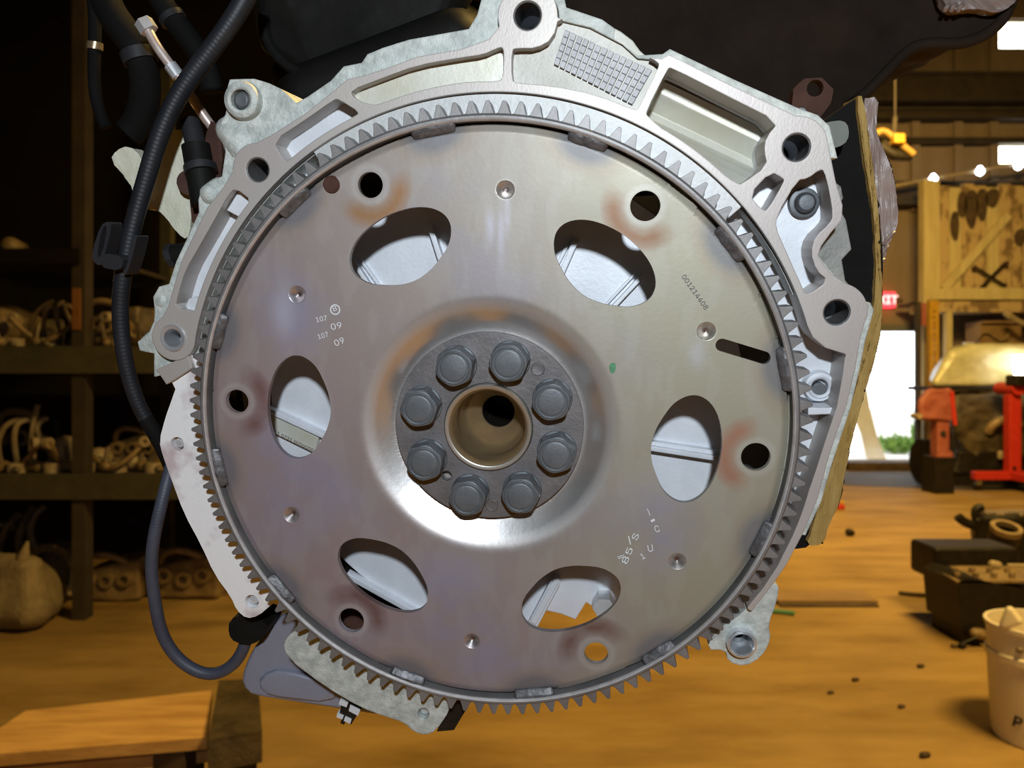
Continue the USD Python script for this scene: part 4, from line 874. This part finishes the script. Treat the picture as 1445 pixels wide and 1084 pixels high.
eb.add('shadow_gap', ext(LineString([P2(905, 641, YR), P2(1015, 656, YR)]).buffer(.0017, cap_style='flat'), YR - .0004, YR + .002), 'dark_void') if False else None
eb.add('seal_housing', ext(poly([(383, 584), (450, 618), (444, 640), (383, 610)], .042, 0), .042, .050), 'oily_aluminium')
a, b = P(385, 610, .0415), P(445, 639, .0415); d = (b - a); Lh = np.linalg.norm(d); d /= Lh; e = np.array([-d[2], 0, d[0]])
m = meshkit.text_mesh('E 1 0721 00000001', .0018, .0006); vv = m.vertices * [Lh / m.extents[0], 1, 1]
eb.add('cast_lettering', trimesh.Trimesh(a + vv[:, :1] * d + vv[:, 1:2] * e + np.stack([0 * vv[:, 2], -vv[:, 2], 0 * vv[:, 2]], 1), m.faces, process=False), 'machined_aluminium', smooth=False)
eb.add('bearing_bolt', tri(man(ext(Polygon([at(.0062, j * PI / 3) for j in range(6)]), .034, YR)).translate((P2(852, 852, .040)[0], 0, P2(852, 852, .040)[1]))), 'bright_steel')
eb.add('strut', ext(LineString([P2(784, 820, .042), P2(748, 888, .042)]).buffer(.0028), .040, .055), 'cast_aluminium')
bp_ = circ(.159, 120).difference(circ(.112, 96)).difference(Polygon([(0, 0)] + [at(.3, a) for a in np.radians(np.linspace(-103, -26, 30))]))
eb.add('rear_plate', ext(bp_.difference(bores), .0602, .066), 'rubber')
# crankcase and heads behind
cc = Polygon([(-.150, -.02), (-.155, .05), (-.12, .07), (-.08, .105), (.10, .115), (.15, .08), (.16, .0), (.12, -.072), (.06, -.078), (-.02, -.082), (-.10, -.06)])
eb.add('crankcase', ext(cc.difference(circ(.0405)), .0525, .44), 'dark_aluminium')
for sx in (-1, 1):
    for k in range(3): eb.add('side_rib', bx(.152 * sx - .006, .152 * sx + .006, .09 + k * .11, .10 + k * .11, .0, .10), 'dark_aluminium')

# -------- dust cover sheet at the lower left
DUST = [(270, 500), (250, 508), (226, 520), (225, 530), (251, 543), (243, 566), (235, 588), (226, 622), (231, 642), (243, 675), (261, 724), (285, 768), (304, 810), (327, 841), (335, 860), (349, 872), (366, 868), (382, 854), (392, 846), (440, 820), (330, 600), (300, 500)]
dp = poly(DUST, .013, 1).difference(circ(.1425))
for (x, y, r) in ((251.6, 626, 9.5), (356.6, 848, 9.5)): dp = dp.difference(disc(x, y, .013, pxm(x, y, .013, r)))
dc = Thing('dust_cover', 'shiny sheet-metal cover edge at the left of the ring gear', 'cover', (*P(250, 620, .013),), True)
dc.add('sheet', ext(dp, .012, .017), 'tin_sheet')
for (x, y) in ((251.6, 626), (356.6, 848)):
    dc.add('pin', lathe([(0, .0135), (.0026, .0145), (.0031, .016), (.0031, .024), (0, .024)], 24, P2(x, y, .013)), 'bright_steel')
dc.add('fold', ext(poly([(226, 520), (270, 500), (276, 518), (240, 541)], .012, 0).difference(circ(.152)), .0085, .0125), 'machined_aluminium')
LOW = [(400, 906), (414, 890), (440, 880), (640, 975), (636, 1000), (615, 1031), (600, 1036), (584, 1031), (571, 1018), (545, 1010), (509, 997), (457, 966), (406, 927)]
lp = poly(LOW, .014, 1).difference(circ(.1495)).difference(disc(598, 1006, .014, pxm(598, 1006, .014, 8)))
lc = Thing('lower_cover', 'pale lobed aluminium rail below the ring gear at the bottom', 'cover', (*P(520, 990, .014),), True)
lc.add('rail', ext(lp, .013, .022), 'rough_aluminium')
bk = circ(.1525).difference(circ(.134)).intersection(Polygon([(0, 0)] + [at(.3, a) for a in np.radians(np.linspace(-98, -146, 30))]))
lc.add('inner_wall', ext(bk, .030, .038), 'rust_bracket')
lc.add('pin', lathe([(0, .016), (.0024, .0165), (.0027, .019), (.0027, .026), (0, .026)], 24, P2(598, 1006, .014)), 'bright_steel')
lc.add('bracket', ext(poly([(617, 1031), (641, 1029), (660, 997), (664, 985), (640, 985)], .02, 0), .019, .03), 'engine_black')
# -------- oil pan
op = Thing('oil_pan', 'blue-grey painted oil pan below the block at left', 'oil pan', (*P(420, 990, .10),), True)
PAN = [(372, 903), (358, 925), (348, 952), (352, 967), (362, 974), (401, 979), (480, 992), (560, 1004), (620, 1000), (640, 930), (500, 860), (420, 850)]
pp2 = poly(PAN, .05, 2)
lo = np.array([(x, .05, z) for x, z in pp2.exterior.coords[:-1]])
def loft(P0, y0, y1, s, dz):
    c = np.array(P0.centroid.coords[0]); balls = []
    for (x, z) in P0.exterior.coords[:-1]:
        balls.append(((x, y0, z), .002)); q = c + (np.array([x, z]) - c) * s; balls.append(((q[0], y1, q[1] + dz), .003))
    return tri(m3.Manifold.batch_hull([m3.Manifold.sphere(r, 8).translate(tuple(map(float, p))) for p, r in balls]))
op.add('pan', loft(pp2, .048, .30, .96, .02), 'pan_paint', smooth=40)
op.add('pan_rib', loft(poly([(372, 955), (400, 945), (470, 965), (470, 985), (400, 978), (374, 971)], .046, 1), .0445, .06, .9, 0), 'pan_paint', smooth=40)
op.add('drain_flange', ext(poly([(430, 984), (600, 1004), (590, 1012), (520, 1004), (432, 992)], .05, 0), .05, .08), 'engine_black')
# small striped clip
c0 = P(495, 1000, .03)
t = Thing('cable_clip', 'small black plastic clip with white stripes under the oil pan', 'clip', tuple(c0), True)
def clipbox(pts, d0, d1, mt, nm): t.add(nm, ext(poly(pts, .03, 0), d0, d1), mt)
clipbox([(486, 984), (512, 996), (498, 1018), (480, 1008)], .027, .036, 'engine_black', 'body')
for q in ([(483, 982), (494, 987), (492, 993), (481, 989)], [(497, 990), (511, 997), (508, 1005), (495, 998)], [(479, 1001), (488, 1005), (486, 1010), (478, 1007)], [(490, 1006), (499, 1010), (497, 1016), (488, 1012)]): clipbox(q, .0262, .03, 'white_ink', 'white_band')
clipbox([(484, 1010), (490, 1012), (487, 1020), (482, 1018)], .028, .034, 'engine_black', 'tail')

# -------- wiring harness
hs = Thing('wiring_harness', 'black corrugated wiring conduit looping down the left of the engine', 'wiring harness', (*P(180, 480, .03),), True)
def conduit(pts, r0, r1, n, pitch=.0022):
    pth = spline(pts, n); L = np.r_[0, np.cumsum(np.linalg.norm(np.diff(pth, axis=0), axis=1))]
    rad = np.linspace(r0, r1, n) * (1 + .009 * np.sin(L / pitch * 2 * PI))
    return tube(pth, 0, 18, rad)
U = [(358, -30, .045), (330, 25, .042), (292, 78, .04), (255, 130, .038), (230, 180, .036), (207, 250, .034), (190, 310, .032), (177, 370, .03), (170, 430, .03), (174, 490, .031), (186, 545, .033), (205, 590, .036), (226, 625, .04), (240, 655, .045)]
hs.add('conduit', conduit([P(*q) for q in U], .0052, .0040, 620), 'conduit', smooth=True)
Lw = [(243, 650, .045), (233, 690, .036), (221, 740, .03), (214, 790, .028), (219, 850, .028), (234, 905, .03), (262, 938, .032), (298, 951, .034), (328, 938, .036), (346, 908, .038), (352, 885, .04)]
hs.add('conduit', conduit([P(*q) for q in Lw], .0035, .0036, 520, .0018), 'conduit_grey', smooth=True)
hs.add('tape_wrap', tube(spline([P(*q) for q in U[11:]], 40), .0043, 16), 'rubber', smooth=True)
c = P(352, 890, .04)
hs.add('connector', cat(ext(poly([(330, 868), (350, 860), (385, 872), (380, 892), (362, 903), (338, 900), (329, 888)], .036, 1), .030, .05), cyl(P(345, 903, .038), P(352, 878, .04), .0062, 16)), 'black_plastic')
hs.add('clip', cat(ext(poly([(160, 356), (192, 362), (186, 382), (157, 376)], .028, 1), .018, .036), ext(poly([(152, 318), (163, 312), (168, 318), (160, 352), (152, 376), (140, 368), (141, 352)], .028, 1).difference(poly([(154, 322), (162, 318), (154, 360), (146, 364)], .028, 1)), .022, .032), ext(LineString(PL([(203, 335), (197, 360), (189, 384)], .03)).buffer(.0011), .022, .033)), 'grey_plastic')
# other small fittings at the left
t = Thing('shield_bracket', 'cream heat-shield bracket behind the conduit at upper left', 'bracket', (*P(240, 260, .07),), True)
MAINP = [(258, 180), (268, 200), (272, 237), (276, 300), (272, 333), (264, 338), (248, 318), (227, 294), (212, 297), (206, 270), (214, 235), (235, 200)]
t.add('plate', lumpy(ext(poly(MAINP, .07, 1), .066, .080), .001, 120, 2, .004), 'cream_shield', smooth=60)
t.add('tab', lumpy(ext(poly([(165, 227), (172, 214), (191, 207), (208, 222), (214, 250), (205, 290), (190, 255)], .068, 1), .062, .072), .001, 140, 4, .004), 'cream_shield', smooth=60)
t = Thing('sensor_plug', 'black sensor plug standing beside the cream bracket', 'plug', (*P(284, 240, .05),), True)
t.add('body', cyl(P(290, 290, .05), P(276, 205, .055), .0075, 20), 'black_plastic'); t.add('neck', cyl(P(277, 208, .055), P(268, 172, .06), .0055, 16), 'grey_plastic'); t.add('collar', cyl(P(284, 244, .052), P(282, 234, .053), .0088, 20), 'grey_plastic')
t = Thing('metal_pipe', 'pinkish metal fuel pipe slanting behind the conduit at top left', 'pipe', (*P(225, 75, .07),), True)
t.add('tube', tube(spline([P(207, 36, .07), P(222, 66, .07), P(250, 105, .072), P(279, 150, .075), P(306, 187, .078)], 40), .0028, 14), 'copper_pipe'); t.add('fitting', cat(cyl(P(202, 30, .07), P(211, 44, .07), .0052, 6), cyl(P(240, 92, .071), P(252, 108, .072), .0038, 12)), 'bright_steel')
t = Thing('sender_knob', 'black sender knob projecting left of the flange', 'sender', (*P(262, 358, .05),), True)
t.add('body', cyl(P(240, 362, .05), P(285, 352, .05), .0058, 18), 'black_plastic'); t.add('cap', cyl(P(240, 362, .05), P(248, 360, .05), .0070, 8), 'grey_plastic')
t = Thing('rust_stay', 'rust-brown stay behind the upper left flange boss', 'bracket', (*P(300, 250, .06),), True)
t.add('plate', ext(poly([(296, 170), (312, 176), (318, 240), (300, 300), (275, 330), (268, 260), (285, 250)], .062, 1), .060, .066), 'rust_bracket')
t.add('boss', cyl(P(268, 258, .058), P(268, 258, .066), .007, 16), 'rust_bracket')
# dark engine bay above
t = Thing('intake_manifold', 'large black intake manifold above the flange at top', 'manifold', (*P(480, 20, .12),), True)
t.add('plenum', lumpy(hull([(P(395, 55, .11), .012), (P(400, -60, .11), .02), (P(450, 90, .11), .012), (P(520, 78, .11), .012), (P(610, 30, .11), .014), (P(640, -60, .11), .02), (P(400, 40, .25), .02), (P(620, 0, .25), .02), (P(400, -120, .25), .02), (P(640, -120, .25), .02)], 24), .0015, 60, 1, .01), 'black_plastic', smooth=True)
t.add('runner', lumpy(hull([(P(440, 135, .1), .018), (P(640, 60, .1), .018), (P(420, 110, .25), .02), (P(660, 40, .25), .02)], 20), .001, 60, 2), 'black_plastic', smooth=True)
t.add('seam', tube(spline([P(372, 20, .095), P(382, 66, .093), P(420, 102, .09), P(470, 116, .088), P(540, 98, .088), P(630, 50, .09)], 40), .003, 10), 'rubber')
t = Thing('rubber_hose', 'thick dull black hose left of the pink metal pipe', 'hose', (*P(160, 100, .10),), True)
t.add('hose', tube(spline([P(150, -40, .1), P(165, 30, .1), P(195, 75, .1), P(205, 120, .105), P(180, 190, .11)], 50), .009, 16), 'rubber', smooth=True); t.add('clamp', cyl(P(193, 72, .1), P(199, 88, .1), .0102, 20), 'grey_plastic')
t = Thing('rubber_hose', 'thin black hose crossing the top left corner', 'hose', (*P(250, 30, .13),), True)
t.add('hose', tube(spline([P(210, -40, .12), P(240, 20, .12), P(270, 60, .12), P(300, 130, .12)], 40), .007, 14), 'rubber', smooth=True); t.add('clamp', cyl(P(241, 22, .12), P(246, 30, .12), .0082, 20), 'grey_plastic')
t = Thing('rubber_hose', 'slim dark hose hanging straight near the left edge', 'hose', (*P(130, 120, .14),), True)
t.add('hose', tube(spline([P(120, -40, .14), P(134, 40, .14), P(133, 110, .14), P(150, 180, .14)], 40), .004, 12), 'rubber', smooth=True); t.add('clamp', cyl(P(134, 60, .14), P(134, 70, .14), .005, 16), 'brass')
t = Thing('engine_cover', 'dark brown ragged engine cover above the flange at upper right', 'engine cover', (*P(1050, 60, .26),), True)
COV = [(560, -420), (600, -80), (690, -20), (770, 10), (870, 75), (935, 118), (1040, 150), (1120, 180), (1190, 176), (1205, 138), (1228, 126), (1247, 112), (1262, 88), (1290, 64), (1322, 66), (1352, 60), (1385, 45), (1408, 34), (1424, 12), (1440, -80), (1400, -420)]
t.add('shell', lumpy(ext(poly(COV, .26, 1), .25, .42), .006, 25, 6, .02), 'brown_cover', smooth=60)
t.add('edge_strip', tube(spline([P(1196, 150, .245), P(1226, 127, .245), P(1260, 92, .245), P(1292, 66, .245), P(1352, 61, .245), P(1408, 35, .245), P(1426, 0, .245)], 60), .004, 10), 'brown_cover', smooth=60)
t = Thing('lifting_eye', 'brown lifting eye behind the upper right flange boss', 'lifting eye', (*P(1145, 130, .075),), True)
t.add('eye', ext(Polygon(PL([(1120, 165), (1123, 130), (1135, 118), (1155, 117), (1168, 130), (1165, 145), (1150, 165)], .075)).buffer(.002).difference(disc(1148, 126, .075, .0042)), .072, .080), 'rust_bracket'); t.add('bolt', cyl(P(1130, 160, .070), P(1130, 160, .08), .003, 10), 'bolt_steel')
single_tab = Thing('plug_tab', 'grey-green square tab right of the upper right boss', 'tab', (*P(1178, 190, .045),), True)
single_tab.add('tab', ext(poly([(1150, 178), (1180, 170), (1194, 174), (1197, 192), (1190, 205), (1168, 212), (1150, 214)], .04, 1), .038, .050), 'tab_grey'); single_tab.add('stem', cyl(P(1165, 192, .044), P(1150, 195, .05), .004, 12), 'tab_grey')
# right side: near-black sheet for a dark gap, yellow fibre board, plastic film
t = Thing('gap_sheet', 'black sheet put in for the dark gap right of the flange', 'shield', (*P(1190, 450, .07),), True)
t.add('sheet', ext(poly([(1120, 200), (1190, 150), (1212, 136), (1222, 222), (1236, 310), (1239, 420), (1228, 470), (1196, 592), (1158, 735), (1142, 768), (1112, 772), (1090, 760), (1140, 600), (1160, 400)], .06, 1), .056, .064), 'rubber')  # near-black sheet put in for the shade of the gap
t.add('rim', tube(spline([P(1212, 140, .058), P(1222, 222, .058), P(1235, 310, .058), P(1237, 420, .058), P(1226, 470, .058), P(1194, 592, .058), P(1156, 735, .058)], 60), .002, 10), 'rubber')
bl = [(1206, 136), (1217, 220), (1225, 266), (1232, 309), (1234, 368), (1234, 390), (1232, 432), (1222, 468), (1209, 525), (1191, 587), (1165, 659), (1145, 747), (1136, 768)]
br = [(1159.6, 768), (1171, 733), (1183, 709), (1192, 660), (1199, 625), (1212, 576), (1227, 525), (1241.5, 468), (1243.5, 419), (1240.5, 349), (1238, 297), (1232, 250), (1227, 220), (1217, 137)]
t = Thing('fibre_board', 'yellow-brown fibrous board edge running down the right of the engine', 'board', (*P(1236, 400, .06),), True)
fb = poly(bl + br, .054, 1)
t.add('board', lumpy(ext(fb, .052, .075), .0007, 160, 5, .004), 'gold_fibre', smooth=50)
eg = spline([P(x, y, .053) for x, y in reversed(br)], 90); g = np.random.RandomState(4)
t.add('torn_edge', tube(eg + g.randn(90, 3) * .0003, 0, 8, .0004 + .0003 * g.rand(90)), 'rubber', smooth=60)
t = Thing('plastic_film', 'crumpled pinkish plastic film hanging right of the yellow board', 'plastic film', (*P(1250, 250, .09),), True)
FL = [(1214, 138), (1240, 136), (1238, 170), (1235, 185), (1252, 222), (1262, 255), (1268, 290), (1267, 318), (1256, 340), (1248, 365), (1244, 390), (1236, 380), (1234, 300), (1226, 220)]
t.add('sheet', lumpy(ext(poly(FL, .085, 1), .085, .090), .0022, 110, 8, .005), 'plastic_film', smooth=60)
for k, (a, b) in enumerate((((1247, 345), (1262, 328)), ((1243, 362), (1253, 348)), ((1240, 376), (1248, 366)))): t.add('fold', tube(spline([P(*a, .084), P((a[0] + b[0]) / 2, (a[1] + b[1]) / 2 - 2, .082), P(*b, .084)], 12), .0010, 8), 'plastic_film')
t = Thing('plastic_film', 'shiny pinkish plastic film fold at the top right corner', 'plastic film', (*P(1370, 0, .24),), True)
t.add('sheet', lumpy(ext(poly([(1318, -40), (1322, 8), (1340, 20), (1370, 16), (1400, 24), (1425, 10), (1450, -40)], .24, 2), .232, .242), .003, 100, 9, .005), 'plastic_film', smooth=60)
for a in (1333, 1342, 1352): t.add('fold', tube(spline([P(a, 15, .231), P(a + 3, 10, .229), P(a + 6, 7, .231)], 10), .0016, 8), 'plastic_film')
